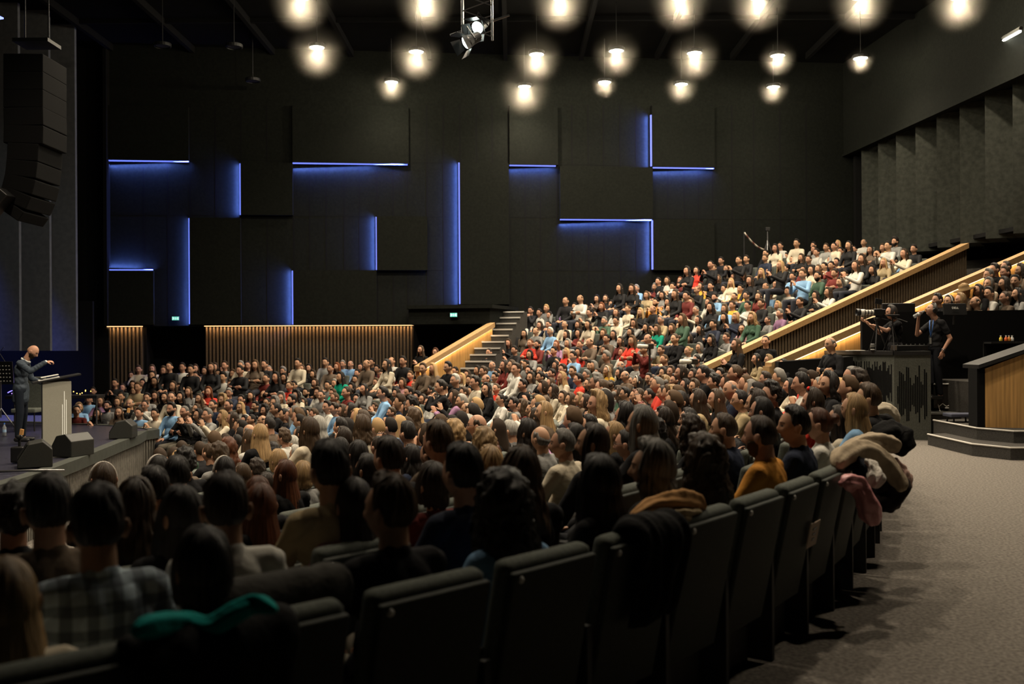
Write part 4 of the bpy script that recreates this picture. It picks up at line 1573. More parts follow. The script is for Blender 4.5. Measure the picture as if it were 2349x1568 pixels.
# people at the outer end of the back rows, where the line of sight runs along the row
DEPTH = {(600, 1057): 13.2, (944, 1051): 9.6, (1291, 1019): 7.6, (1240, 1007): 9.0, (812, 1160): 4.55, (572, 991): 15.6, (990, 1044): 7.7, (842, 1080): 7.2, (832, 965): 13.8,
         (1042, 998): 10.4, (1123, 1045): 9.8, (1437, 1019): 8.0, (1501, 996): 8.6, (617, 975): 16.0, (1248, 945): 12.5, (1579, 962): 10.5, (1560, 922): 12, (597, 998): 12.5, (1600, 919): 12, (1521, 966): 9.5, (1434, 958): 9.5, (1747, 945): 8.7, (1735, 927): 9.8, (1767, 907): 10.8,
         (1698, 919): 11.5, (1679, 902): 12.5, (1677, 895): 12.5, (1643, 916): 12.2, (1864, 922): 9.8,
         (1925, 965): 7.3, (1877, 974): 6.6, (1959, 940): 8.0, (1991, 916): 8.8, (1968, 879): 11.2, (1955, 865): 12.2, (1901, 883): 11.3, (1838, 881): 12.2,
         (222, 1208): 3.25, (110, 1172): 3.85, (893, 1172): 3.35, (517, 1168): 3.75, (755, 1082): 4.6, (1060, 1088): 4.45, (992, 1115): 5.6, (1195, 1090): 4.75,
         (1372, 1108): 4.2, (1492, 1075): 4.65, (1612, 1065): 5.0, (1744, 1000): 5.35, (1821, 978): 5.95, (1661, 985): 7.4, (1155, 1170): 3.75, (465, 1308): 2.75, (10, 1385): 2.5}
plist.sort(key=lambda p: ((p['px'], p['py']) not in DEPTH, -p['py']))
for p in plist:
    d = ray(p['px'], p['py'])
    best = None
    if p['px'] > 2140 and p['py'] > 600:          # the block behind the control desk
        Y = float(np.interp(p['py'], [613, 694], [19.75, 18.95]))
        p.update(zone='tier', row=int(np.interp(p['py'], [613, 694], [6.9, 4])), pos=Vector((d.x * Y, Y)), z=EYE + d.z * Y, fl=EYE + d.z * Y - 1.19, dev=0, cost=0)
        assigned.append(p)
        continue
    if (p['px'], p['py']) in DEPTH:
        Y = DEPTH[(p['px'], p['py'])]
        rr_ = (Vector((d.x * Y, Y)) - C).length
        ca, cb_, cc_ = d.x * d.x + 1, -2 * (d.x * C.x + C.y), C.x ** 2 + C.y ** 2 - 16.2 ** 2
        dd_ = cb_ * cb_ - 4 * ca * cc_
        if dd_ > 0:                       # keep everyone in front of the back row's chair backs
            ya = (-cb_ - math.sqrt(dd_)) / (2 * ca)
            yb = (-cb_ + math.sqrt(dd_)) / (2 * ca)
            Y = min(max(Y, ya), yb)
        rr_ = (Vector((d.x * Y, Y)) - C).length
        p.update(zone='stalls', row=max(0, round((16.2 - rr_) / .95)), pos=Vector((d.x * Y, Y)), z=EYE + d.z * Y, fl=floor_z(rr_), dev=0, cost=0)
        assigned.append(p)
        continue
    for zn, k, cen, r in zones:
        a = d.x * d.x + 1
        b = -2 * (d.x * cen.x + cen.y)
        c = cen.x ** 2 + cen.y ** 2 - r * r
        disc = b * b - 4 * a * c
        if disc < 0:
            continue
        for sgn in (-1, 1):
            Y = (-b + sgn * math.sqrt(disc)) / (2 * a)
            if Y < 1.5:
                continue
            pos = Vector((d.x * Y, Y))
            if not member(zn, pos):
                continue
            z = EYE + d.z * Y
            fl = zone_floor(zn, k, r)
            dev = z - fl - HEAD
            if abs(dev) > (.17 if Y < 8 else .26 if Y < 20 else .45):
                continue
            cost = abs(dev) / (.045 if dev > 0 and Y < 14 else .07)
            gp = nearest_gap(pos)
            if gp < .43:
                cost += (.43 - gp) * 60
            if p['py'] < 840 and p['px'] > 1130 and zn == 'stalls': cost += 2
            if best is None or cost < best[0]:
                best = (cost, zn, k, pos, z, fl, dev)
    if best is None:
        p['pos'] = None
        continue
    cost, zn, k, pos, z, fl, dev = best
    p.update(zone=zn, row=k, pos=pos, z=z, fl=fl, dev=dev, cost=cost)
    assigned.append(p)
bad = [p for p in plist if p['pos'] is None or p['cost'] > 8]
plist = [p for p in plist if p['pos'] is not None and p['cost'] < 22]
assigned = plist[:]
print('people placed', len(plist), 'bad', [(p['px'], p['py'], round(p.get('cost', 99), 1)) for p in bad][:60])

# seats nobody was seen in clearly, filled by the crowd
bx = [160, 200, 260, 330, 430, 560, 700, 900, 960, 1100, 1150, 1200, 1320, 1420, 1520, 1650, 1720, 1830, 2060, 2100, 2140, 2160, 2230, 2290, 2349]
by = [962, 900, 862, 842, 838, 838, 842, 832, 850, 830, 795, 720, 700, 668, 650, 602, 586, 575, 562, 590, 600, 690, 672, 625, 610]
def proj(p3):
    q = CM.inverted() @ Vector(p3)
    return CX + F * q.x / -q.z, CY - F * q.y / -q.z, -q.z


filler, spare_seats = [], []
for zn, k, cen, r in zones:
    n = int(2 * PI * r / .26)
    fl = zone_floor(zn, k, r)
    for i in range(n):
        a = -PI + 2 * PI * (i + .3 * (k % 2)) / n
        pos = cen + Vector((math.cos(a), math.sin(a))) * r
        if pos.y < 2 or not member(zn, pos):
            continue
        x, y, Z = proj((pos.x, pos.y, fl + HEAD))
        if x < -60 or x > 2420 or y > 1700:
            continue
        gp = nearest_gap(pos)
        if gp < .455:
            continue
        if x < 365 and y > 958:
            continue
        if pos.y > 10.5 and y > np.interp(x, bx, by) + 2 and R.random() < .985 and 150 < x:
            q = dict(px=x, py=y, g=R.choice('mf'), hc=R.choice('kkkbbbnnyg'), sty='', cc=R.choice('KKKKNGGWWCCTTDLMBVR'), ex=R.choice(['', '', '', 'a', 'g']),
                     zone=zn, row=k, pos=pos, z=fl + HEAD + R.uniform(-.06, .05), fl=fl, dev=0, cost=0)
            q['sty'] = R.choice('sssc') if q['g'] == 'm' else R.choice('lllmp')
            filler.append(q)
            assigned.append(q)
        elif gp > .53 and pos.y < 14:
            spare_seats.append((pos, fl, zn, k, cen))
            assigned.append(dict(pos=pos, seat=True))
print('filler', len(filler), 'spare seats', len(spare_seats))

SPECIAL_N = 13
plist.sort(key=lambda p: p['pos'].y)
indiv = plist[:300 - SPECIAL_N]
crowd = plist[300 - SPECIAL_N:] + filler
print('farthest individual', indiv[-1]['pos'], 'crowd', len(crowd))

# ------------------------------------------------------------ labels that single each person out
HS = dict(s='short', c='curly', l='long', m='bobbed', p='tied-back', h='long')
def noun(p):
    return dict(m='man', f='woman', c='child')[p['g']]


def short_desc(p):
    hh = ('bald' if p['hc'] != 'w' else 'bald white-haired') if p['sty'] == 'o' else HN[p['hc']] + '-haired'
    return '%s %s in %s' % (hh, noun(p), CN[p['cc']])


def base_desc(p):
    s = ('bearded ' if 'b' in p['ex'] else '') + noun(p)
    s += ' with ' + ('balding head' if p['sty'] == 'o' else HS[p['sty']] + ' ' + HN[p['hc']] + ' hair')
    if 'g' in p['ex']: s += ' and glasses'
    s += ' in ' + CN[p['cc']]
    if 'a' in p['ex']: s += ' clapping'
    if 'c' in p['ex']: s += ' arms crossed'
    return s


def neighbours(p):
    same = [q for q in indiv if q is not p and q['zone'] == p['zone']]
    lat = [q for q in same if q['row'] == p['row'] and (q['pos'] - p['pos']).length < 1.3]
    front = [q for q in same if q['row'] == p['row'] + (1 if p['zone'] == 'stalls' else -1) and (q['pos'] - p['pos']).length < 1.5]
    key = lambda q: (q['pos'] - p['pos']).length
    return sorted(lat, key=key), sorted(front, key=key)


ROWN = ['one', 'two', 'three', 'four', 'five', 'six', 'seven', 'eight', 'nine', 'ten', 'eleven', 'twelve', 'thirteen', 'fourteen']
def spell(n):
    t = ['', 'first', 'second', 'third', 'fourth', 'fifth', 'sixth', 'seventh', 'eighth', 'ninth', 'tenth', 'eleventh', 'twelfth', 'thirteenth',
         'fourteenth', 'fifteenth', 'sixteenth', 'seventeenth', 'eighteenth', 'nineteenth']
    if n < 20: return t[n]
    return {2: 'twenty', 3: 'thirty', 4: 'forty', 5: 'fifty'}[n // 10] + ('-' + t[n % 10] if n % 10 else 'th')


cand = {}
for p in indiv:
    lat, fr = neighbours(p)
    b = base_desc(p)
    c_ = [b + (' seated in the stalls' if p['zone'] == 'stalls' else ' seated on the tier')]
    for q in lat: c_.append(b + ' beside ' + short_desc(q))
    for q in fr: c_.append(b + ' behind ' + short_desc(q))
    row_ = sorted([q for q in indiv if q['zone'] == p['zone'] and q['row'] == p['row']], key=lambda q: q['px'])
    i = row_.index(p) + 1
    where = 'stalls row %s from back' % ROWN[p['row']] if p['zone'] == 'stalls' else 'tier row %s' % ROWN[p['row']]
    bs = b.replace(' and glasses', '').replace(' clapping', '').replace(' arms crossed', '')
    c_.append('%s, %s, %s from left' % (bs, where, spell(i)))
    p['cands'] = c_
    for s in c_[:-1]:
        cand[s] = cand.get(s, 0) + 1
used = set()
for p in indiv:
    for s in p['cands']:
        if s == p['cands'][-1] or (cand[s] == 1 and len(s.split()) <= 16):
            break
    if s in used:
        s = p['cands'][-1]
    used.add(s)
    p['label'] = s[0].upper() + s[1:] if False else s

# ------------------------------------------------------------ build the individuals
SHM = {(222, 1208): M['plaid_blue'], (1522, 902): M['plaid_red']}
HK = {(893, 1172): 'quiff', (1060, 1088): 'short', (755, 1082): 'short', (222, 1208): 'short', (1155, 1170): 'curlyl', (1372, 1108): 'long', (1492, 1075): 'shag',
      (1612, 1070): 'curlyl', (1195, 1090): 'longw', (1959, 940): 'long', (1925, 965): 'long', (465, 1308): 'bob', (517, 1168): 'short', (597, 1162): 'long',
      (1744, 1000): 'crop', (1821, 978): 'short', (1661, 985): 'crop', (1291, 1019): 'crop', (412, 1185): 'long', (10, 1385): 'long'}
for p in indiv:
    rg = random.Random(p['px'] * 31 + p['py'])
    ex = p['ex']
    h = p['z'] - p['fl']
    pn_ = 'lap'
    if 'a' in ex: pn_ = rg.choice(['clap', 'clapup'])
    elif 'c' in ex: pn_ = 'cross'
    elif 'h' in ex: pn_ = 'chin'
    else: pn_ = rg.choice(['lap', 'lap', 'lapl', 'cross', 'lap'])
    q = POSES[pn_]
    s = min(1.09, max(.95 if p['g'] != 'c' else .78, h / q['head'][2]))
    if p['g'] == 'f': s = max(s * .985, .94)
    zoff = p['z'] - s * q['head'][2]
    rz = face_rz(p['pos'], C if p['zone'] == 'stalls' else T)
    rz2 = face_rz(p['pos'], SPK)
    dlt = (rz2 - rz + PI) % (2 * PI) - PI
    rz += dlt * .7 + rg.uniform(-.16, .16)
    if p['px'] > 1350 and p['pos'].y < 13:
        rz += .22
    # the head sits over the solved point
    cz, sz = math.cos(rz), math.sin(rz)
    hy = q['head'][1] * s
    loc = (p['pos'].x + sz * hy, p['pos'].y - cz * hy, zoff)
    key = (p['px'], p['py'])
    o = make_person(loc, rz, p['g'], p['hc'], p['sty'], p['cc'], ex, rg, pn_, s, SHM.get(key), HK.get(key), near=p['pos'].y < 11)
    if key in ((1492, 1075), (1372, 1108), (1612, 1065), (1155, 1170)):
        for ch in o.children:
            if ch.name.startswith('hair'):
                ch.matrix_basis = ch.matrix_basis @ Matrix.Diagonal((1.14, 1.12, 1.06, 1))
    tag(o, p['label'], 'person', 'audience in the stalls' if p['zone'] == 'stalls' else 'audience on the raked tier')
    p['rz'] = rz
    hX = pose(pn_, p['g'] == 'f', False)['X']
    if key == (2212, 667):
        link(hat_mesh(), 'hat', o, hX @ Matrix.Rotation(-.25, 4, 'X') @ Matrix.Translation((0, -.01, -.035)), (.20, .13, .06))
    if key == (1864, 922):
        bw = MB()
        bw.ell((.035, .03, .135), (.035, .015, .022), 12, 8).ell((-.035, .03, .135), (.035, .015, .022), 12, 8).ell((0, .03, .135), (.012, .015, .014), 10, 8)
        link(bw.mesh('hair_bow', M['cloth'], True), 'hair_bow', o, hX, (.6, .03, .02))

# ------------------------------------------------------------ the far crowd as one body of people
def lowpose(name, fem):
    q = dict(POSES[name])
    r = build_pose(name + '_lo' + ('_f' if fem else ''), q, .011, fem, deci=.07)
    return r


LOW = {(n, f): lowpose(n, f) for n in ('lap', 'cross', 'clap', 'chin') for f in (False, True)}
LHAIR = {k: hair_mesh('lo_' + k, k, 20, 6, seed=3) for k in ('short', 'crop', 'curly', 'fringe', 'long', 'longw', 'bob', 'tied')}
LBEARD = beard_mesh(26, 16)
LMAP = dict(quiff='short', shag='longw', curlyl='longw')
cache = {}
def mesh_np(me):
    if me.name not in cache:
        me.calc_loop_triangles()
        tri = np.empty(len(me.loop_triangles) * 3, np.int32)
        me.loop_triangles.foreach_get('vertices', tri)
        feat = None
        if 'feat' in me.color_attributes:
            feat = np.empty(len(me.vertices) * 4, np.float32)
            me.color_attributes['feat'].data.foreach_get('color', feat)
            feat = feat.reshape(-1, 4)
        cache[me.name] = (verts(me).copy(), tri.reshape(-1, 3), feat)
    return cache[me.name]


VV, TT_, CCC = [], [], []
base = 0
def push(me, X, col):
    global base
    v, t, feat = mesh_np(me)
    X = np.array(X)
    VV.append(v @ X[:3, :3].T + X[:3, 3])
    TT_.append(t + base)
    c = np.tile(np.array([*col[:3], 1], np.float32), (len(v), 1))
    if feat is not None:
        a = feat[:, 3:4]
        c[:, :3] = c[:, :3] * (1 - a) + feat[:, :3] * a
    CCC.append(c)
    base += len(v)


for p in crowd:
    rg = random.Random(int(p['px'] * 17 + p['py'] * 3))
    fem = p['g'] == 'f'
    ex = p['ex']
    pn_ = 'clap' if 'a' in ex else 'cross' if 'c' in ex else 'chin' if 'h' in ex else rg.choice(['lap', 'lap', 'cross', 'clap', 'lap'])
    q = POSES[pn_]
    s = min(1.08, max(.98 if p['g'] != 'c' else .8, (p['z'] - p['fl']) / q['head'][2]))
    rz = face_rz(p['pos'], C if p['zone'] == 'stalls' else T)
    rz2 = face_rz(p['pos'], SPK)
    dlt = (rz2 - rz + PI) % (2 * PI) - PI
    rz += dlt * .8 + rg.uniform(-.2, .2)
    hy = q['head'][1] * s
    loc = (p['pos'].x + math.sin(rz) * hy, p['pos'].y - math.cos(rz) * hy, p['z'] - s * q['head'][2])
    X = Matrix.Translation(loc) @ Matrix.Rotation(rz, 4, 'Z') @ Matrix.Scale(s, 4)
    L = LOW[(pn_, fem)]
    push(L['body'], X, skin_col(rg))
    cf = rg.uniform(.8, 1.1)
    push(L['shirt'], X, [c * cf for c in CC[p['cc']]])
    push(L['trousers'], X, (.02, .022, .03))
    hk = hair_kind(p['sty'], fem, rg)
    push(LHAIR[LMAP.get(hk, hk)], X @ L['X'], [c * cf for c in HC[p['hc']]])
    if 'b' in ex:
        push(LBEARD, X @ L['X'], HC[p['hc']])
    p['rz'] = rz

V_, F_, C_ = np.concatenate(VV), np.concatenate(TT_), np.concatenate(CCC)
me = bpy.data.meshes.new('crowd')
me.vertices.add(len(V_)); me.vertices.foreach_set('co', V_.astype(np.float32).ravel())
me.loops.add(F_.size); me.loops.foreach_set('vertex_index', F_.astype(np.int32).ravel())
me.polygons.add(len(F_)); me.polygons.foreach_set('loop_start', np.arange(0, F_.size, 3, dtype=np.int32))
me.polygons.foreach_set('use_smooth', np.ones(len(F_), bool))
me.update(calc_edges=True)
at = me.color_attributes.new('col', 'FLOAT_COLOR', 'POINT')
at.data.foreach_set('color', C_.astype(np.float32).ravel())
M['crowd'] = mat('crowd_people', (.3, .3, .3), .75, attr='col', spec=.2)
me.materials.append(M['crowd'])
o = bpy.data.objects.new('crowd', me)
COL.objects.link(o)
tag(o, 'far seated audience filling the upper tier and the back of the stalls', 'audience', kind='stuff')
print('crowd verts', len(V_))

# ------------------------------------------------------------ seats
seat_spots = []
row0 = []
a_ref = math.atan2(4.47 - 15, .74 + 12)
for i in range(-7, 12):
    a = a_ref + (i + .5) * math.radians(2.085)
    r = 16.5 - .30
    row0.append((C.x + math.cos(a) * r, C.y + math.sin(a) * r))
for x, y in row0:
    seat_spots.append((Vector((x, y)), 0, C, 'back', None))
for p in indiv + crowd:
    if p['zone'] == 'stalls' and p['row'] == 0 and p['pos'].y < 10.6:
        continue
    cen = C if p['zone'] == 'stalls' else T
    dr = (p['pos'] - cen).normalized()
    seat_spots.append((p['pos'] - dr * .06, p['fl'] + max(-.3, min(0, p['z'] - p['fl'] - 1.2)), cen, 'row', p if 'label' in p else None))
for pos, fl, zn, k, cen in spare_seats:
    if zn == 'stalls' and k == 0 and pos.y < 10.9:
        continue
    x, y, Z = proj((pos.x, pos.y, fl + .9))
    seat_spots.append((pos, fl, cen, 'spare', None))
seat_spots.sort(key=lambda s: s[0].y)
seats_i = [q for q in seat_spots if q[4] is not None or q[3] == 'back' or q[0].y < 14][:300]
ids_ = set(map(id, seats_i))
seats_c = [q for q in seat_spots if id(q) not in ids_]
proto = None
nrow = 0
NTH = ['', 'first', 'second', 'third', 'fourth', 'fifth', 'sixth', 'seventh', 'eighth', 'ninth', 'tenth', 'eleventh', 'twelfth', 'thirteenth',
       'fourteenth', 'fifteenth', 'sixteenth', 'seventeenth', 'eighteenth', 'nineteenth', 'twentieth']
def chair_label(pos, who):
    if who is None:
        near_ = sorted(indiv, key=lambda q: (q['pos'] - pos).length)[:8]
        for q in near_:
            l = 'empty grey theatre chair beside ' + short_desc(q)
            if l not in used_ch:
                used_ch.add(l)
                return l
        for q in near_:
            l = 'empty grey chair by ' + q['label']
            if l not in used_ch and len(l.split()) <= 16:
                used_ch.add(l)
                return l
        return 'empty grey theatre chair among the seated audience'
    l = 'grey theatre chair under ' + who['label'].split(' beside ')[0].split(' behind ')[0]
    if len(l.split()) > 16 or l in used_ch:
        l = 'grey theatre chair under ' + who['label'].replace(' and glasses', '').replace(' clapping', '').replace(' arms crossed', '').replace(' seated in the stalls', '')
    l = ' '.join(l.split()[:20]) if len(l.split()) <= 16 else l.replace('grey theatre chair under', 'chair under')
    if len(l.split()) > 16:
        l = l.replace('chair under ', 'seat of ').replace(' with ', ', ')
    if len(l.split()) > 16:
        l = l.replace('seat of ', '').replace(' hair', '') + ' chair'
        l = ' '.join(l.split()[:15]) + ' chair' if len(l.split()) > 16 else l
    if l in used_ch:
        l = 'grey chair under %s in %s, %s' % (noun(who), CN[who['cc']], who['cands'][-1].split(', ', 1)[1])
    used_ch.add(l)
    return l


used_ch = set()
for i, (pos, fl, cen, kd, who) in enumerate(seats_i):
    rz = face_rz(pos, cen)
    if kd == 'back':
        nrow += 1
        lab = 'grey padded theatre chair, %s from the left in the back row along the aisle' % NTH[nrow]
    else:
        lab = chair_label(pos, who)
    grp = 'theatre seats of the back row' if kd == 'back' else 'theatre seats of the stalls'
    if pos.y < 12 or kd == 'back':
        if proto is None:
            proto = empty('theatre_chair', (pos.x, pos.y, fl), lab, 'seat', rz, grp)
            for nm, me_ in SP_.items():
                link(me_, nm, proto)
        else:
            c = copy_tree(proto)
            c.location = (pos.x, pos.y, fl)
            c.rotation_euler.z = rz
            tag(c, lab, 'seat', grp)
    else:
        o = bpy.data.objects.new('theatre_chair', SEAT_ONE)
        COL.objects.link(o)
        o.location = (pos.x, pos.y, fl)
        o.rotation_euler.z = rz
        tag(o, lab, 'seat', grp)
if seats_c:
    sm = seat_all()
    mb = MB()
    for pos, fl, cen, kd, who in seats_c:
        X = Matrix.Translation((pos.x, pos.y, fl)) @ Matrix.Rotation(face_rz(pos, cen), 4, 'Z')
        o_ = len(mb.v)
        for v in sm.v: mb.v.append(X @ v)
        for f, mi in zip(sm.f, sm.m):
            mb.f.append([o_ + k for k in f]); mb.m.append(mi)
    o = mb.obj('seat_rows', [M['seat'], M['seatdark']])
    tag(o, 'grey theatre seats under the far audience', 'seats', kind='stuff')

# ============================================================ people standing and working
POSES['speak'] = stand(ch=(0, .01, 1.26), nk=(0, .07, 1.46), head=(0, .20, 1.605), pitch=.62, sh=(.17, .03, 1.39), hem=.16,
                       shR=(.17, .04, 1.40), elR=(.24, .24, 1.26), wrR=(.13, .47, 1.42), hdR=(-.25, 1, .12), pnR=(-.4, .1, -1), curlR=.9,
                       elL=(.22, .10, 1.12), wrL=(.16, .30, 1.04), hdL=(-.2, 1, 0), pnL=(0, 0, -1), curlL=.6)
POSES['drink'] = stand(head=(0, .07, 1.60), pitch=-.38, tee=True, ch=(0, -.04, 1.26), nk=(0, -.03, 1.43), sh=(.17, -.03, 1.37),
                       shR=(.175, -.03, 1.37), elR=(.20, .24, 1.16), wrR=(.06, .285, 1.47), hdR=(-.15, -.1, 1), pnR=(-1, -.2, 0), curlR=1.0,
                       elL=(.25, -.14, 1.09), wrL=(.25, .01, .86), hdL=(0, .25, -1), pnL=(-1, 0, 0), curlL=.5)
POSES['film'] = stand(head=(0, .07, 1.57), pitch=.02, tee=True, sh=(.15, .0, 1.36),
                      elR=(.20, .20, 1.20), wrR=(.06, .50, 1.40), hdR=(-.15, 1, .35), pnR=(0, .2, 1), curlR=.7,
                      elL=(.20, .24, 1.24), wrL=(.08, .44, 1.34), hdL=(-.2, 1, .2), pnL=(0, .2, 1), curlL=.7)
POSES['photo'] = stand(pitch=.0, elR=(.22, .16, 1.28), wrR=(.07, .20, 1.50), hdR=(-.3, .6, .7), pnR=(-.4, 1, 0), curlR=.8,
                       elL=(.22, .16, 1.26), wrL=(.07, .24, 1.48), hdL=(-.3, .6, .5), pnL=(-.4, 1, 0), curlL=.8)


def special(px, py, Z, floor, g, hc, sty, cc, ex, pose_name, label, rz=None, hk=None, scale=None, near=False, shirt_mat=None, target=SPK):
    h = P(px, py, Z)
    q = POSES[pose_name]
    s = scale or max(.80, min(1.06, (h.z - floor) / q['head'][2]))
    if rz is None:
        rz = face_rz((h.x, h.y), target)
    hy = q['head'][1] * s
    rg = random.Random(px + py)
    o = make_person((h.x + math.sin(rz) * hy, h.y - math.cos(rz) * hy, h.z - s * q['head'][2]), rz, g, hc, sty, cc, ex, rg, pose_name, s, shirt_mat, hk, near)
    tag(o, label, 'person')
    if not near:
        link(pose(pose_name, g == 'f', False)['shoes'], 'shoes', o)
    return o


M['suit'] = mat('suit_cloth', (.045, .058, .075), .85, nscale=30, namt=.2, bump=.2, bscale=60, spec=.2)
sp = special(75, 806, 17.8, 0, 'm', 'b', 'o', 'N', 'b', 'speak', 'bald bearded man in blue-grey suit speaking at the lectern with one hand raised', rz=-PI / 2 + .12,
             hk='fringe', scale=1.0, near=True, shirt_mat=M['suit'])
# the speaker is clean shaven on top: drop the fringe, add collar and cuffs
for ch in list(sp.children):
    if ch.name.startswith('hair'):
        bpy.data.objects.remove(ch)
    elif ch.name.startswith('trousers'):
        ch.color = (.014, .018, .026, 1)
    elif ch.name.startswith('shirt'):
        ch.name = 'jacket'
q = POSES['speak']
mb = MB()
nk = Vector(q['nk'])
mb.tube([nk + Vector((.0 + .062 * math.sin(t), .012 + .066 * math.cos(t), -.01 - .035 * math.cos(t))) for t in [2 * PI * k / 20 for k in range(21)]], .017, 8)
collar = link(mb.mesh('collar', M['white'], True), 'collar', sp)
mb = MB()
wr, el = Vector(q['wrR']), Vector(q['elR'])
mb.cap(el.lerp(wr, .88), .038, el.lerp(wr, .97), .036)
link(mb.mesh('cuff', M['white'], True), 'cuff', sp)

special(965, 803, 27.2, 0, 'f', 'n', 'l', 'K', '', 'standclap', 'brown-haired woman in black standing and clapping beside the doorway', hk='long')
special(999, 808, 28.0, 0, 'f', 'a', 'l', 'K', '', 'stand', 'auburn-haired woman standing behind the short oak parapet', hk='longw')
special(1756, 783, 22.3, 0, 'm', 'k', 's', 'K', '', 'stand', 'short-haired man in black standing between the two long parapets', rz=2.6, hk='crop')
special(1689, 791, 20.6, 0, 'f', 'n', 'l', 'K', '', 'standclap', 'brown-haired woman in black standing and clapping before the long slatted parapet', hk='long')
special(1735, 824, 19.4, 0, 'f', 'k', 'l', 'M', '', 'standclap', 'dark-haired woman in tan fur coat at the tunnel mouth', hk='long')
special(1763, 826, 20.4, 0, 'f', 'y', 'l', 'T', '', 'stand', 'blonde woman in brown just behind the woman in fur', hk='longw')
special(1797, 836, 18.6, 0, 'f', 'k', 'l', 'K', '', 'standclap', 'long-haired woman in black beside the oak parapet end, holding a phone', hk='long')
o = special(1905, 790, 16.9, 0, 'm', 'g', 'o', 'K', 'g', 'standcross', 'balding man with glasses in black, arms crossed, before the camera platform', rz=1.95, near=True)
special(1477, 802, 22.4, 0, 'm', 'k', 's', 'D', '', 'photo', 'cameraman in maroon behind a tripod camera below the tier', near=True)
special(1598, 826, 20.8, 0, 'm', 'k', 's', 'K', '', 'photo', 'photographer in black with a long lens at the foot of the slatted parapet', near=True)
dr = special(2137, 711, 17.9, .65, 'm', 'b', 's', 'K', '', 'drink', 'man in black t-shirt and headphones drinking from a bottle on the platform', rz=PI / 2 + .1, hk='crop', scale=1.0, near=True)
op = special(2044, 717, 18.3, .65, 'f', 'k', 'l', 'K', '', 'film', 'woman in black operating the large video camera on the platform', rz=PI / 2 + .05, hk='bob', scale=1.0, near=True)


# ------------------------------------------------------------ small things people hold or wear
def local(o, name, mb, m, smooth_=True):
    return link(mb.mesh(name, m, smooth_), name, o)


mb = MB()
pX = pose('drink', False)['X']
for s in (-1, 1):
    mb.ell(pX @ Vector((s * .088, -.01, -.005)), (.014, .036, .042), 14, 10)
mb.tube([pX @ Vector((.092 * math.sin(t), -.012, .005 + .135 * math.cos(t))) for t in [-PI / 2 + PI * k / 14 for k in range(15)]], .008, 6)
local(dr, 'headphones', mb, M['plastic'])
M['lanyard'] = mat('blue_lanyard', (.05, .15, .45), .7)
mb = MB()
mb.tube([(-.06, .07, 1.42), (-.09, .10, 1.30), (-.05, .115, 1.12)], .009, 6)
mb.tube([(.06, .07, 1.42), (-.0, .11, 1.28), (-.05, .115, 1.12)], .009, 6)
local(dr, 'lanyard', mb, M['lanyard'])
local(dr, 'badge', MB().box((-.05, .122, 1.05), (.07, .006, .11)), M['plastic_grey'], False)
mb = MB().tube([(-.262, .0 + .03 * math.sin(t), .885 + .03 * math.cos(t)) for t in [2 * PI * k / 12 for k in range(13)]], .006, 6)
mb.ell((-.285, 0, .885), (.006, .02, .02), 12, 8)
local(dr, 'wristwatch', mb, M['metal'])
M['bottle'] = mat('clear_plastic', (.75, .8, .82), .12)
M['bottle'].node_tree.nodes['Principled BSDF'].inputs['Transmission Weight'].default_value = .75
# bottle tipped to the mouth
Xd = dr.matrix_basis.copy()
mouth = pX @ Vector((0, .115, -.055))
hand_ = Vector((.03, .30, 1.53))
ax_ = (hand_ - mouth).normalized()
XB = Matrix.Translation(Xd @ mouth) @ (Xd.to_3x3() @ ax_).to_track_quat('Z', 'Y').to_matrix().to_4x4()
t = empty('water_bottle', XB @ Vector((0, 0, 0)), 'clear plastic bottle tipped to the mouth of the man in headphones', 'bottle')
t.matrix_basis = XB
MB().lathe([(.010, 0), (.013, .01), (.013, .03), (.030, .065), (.033, .08), (.031, .12), (.033, .16), (.033, .21), (.028, .22)], 20).obj('body', M['bottle'], t, True)
MB().lathe([(.0335, .10), (.0335, .15)], 20).obj('bottle_label', M['white'], t, True)

# ------------------------------------------------------------ camera platform (control box)
M['box_felt'] = mat('platform_felt', (.085, .088, .074), .9, nscale=50, namt=.2, spec=.1)
A_, B_, C_p = Pz(1868, 986, 0), Pz(2052, 1008, 0), Pz(2136, 1009, 0)
A_ = P(1868, 990, 19.6); A_.z = 0
ZT = P(2052, 814, B_.y).z
t = empty('camera_platform', (B_.x, B_.y, 0), 'dark felt control platform with routed bar pattern and black desk top', 'platform')
o2 = Vector((B_.x, B_.y))
foot = [Vector((A_.x, A_.y)) - o2, Vector((0, 0)), Vector((C_p.x, C_p.y)) - o2]
u1 = (foot[1] - foot[0]); u2 = (foot[2] - foot[1])
th_ = .08
def inner(a, b, d):
    u_ = (b - a).normalized()
    return Vector((-u_.y, u_.x)) * d
mb = MB()
for a, b in ((foot[0], foot[1]), (foot[1], foot[2]), (foot[2], foot[2] + Vector((.25, 1.6)))):
    n_ = inner(a, b, th_)
    mb.prism([a, b, b + n_, a + n_], 0, ZT)
mb.obj('front_panel', M['box_felt'], t)
mb = MB()
for a, b in ((foot[0], foot[1]), (foot[1], foot[2])):
    n_ = inner(a, b, .62)
    n2 = inner(a, b, -.03)
    mb.prism([a + n2, b + n2, b + n_, a + n_], ZT, ZT + .07)
mb.obj('desk_top', M['plastic'], t)
mb = MB()
mb.prism([foot[0] + Vector((.1, .4)), foot[1] + Vector((.1, .4)), foot[2] + Vector((0, .4)), foot[2] + Vector((.6, 2.4)), foot[0] + Vector((1, 1.2))], 0, .65)
mb.obj('riser', M['black'], t)
rg = random.Random(5)
mb = MB()
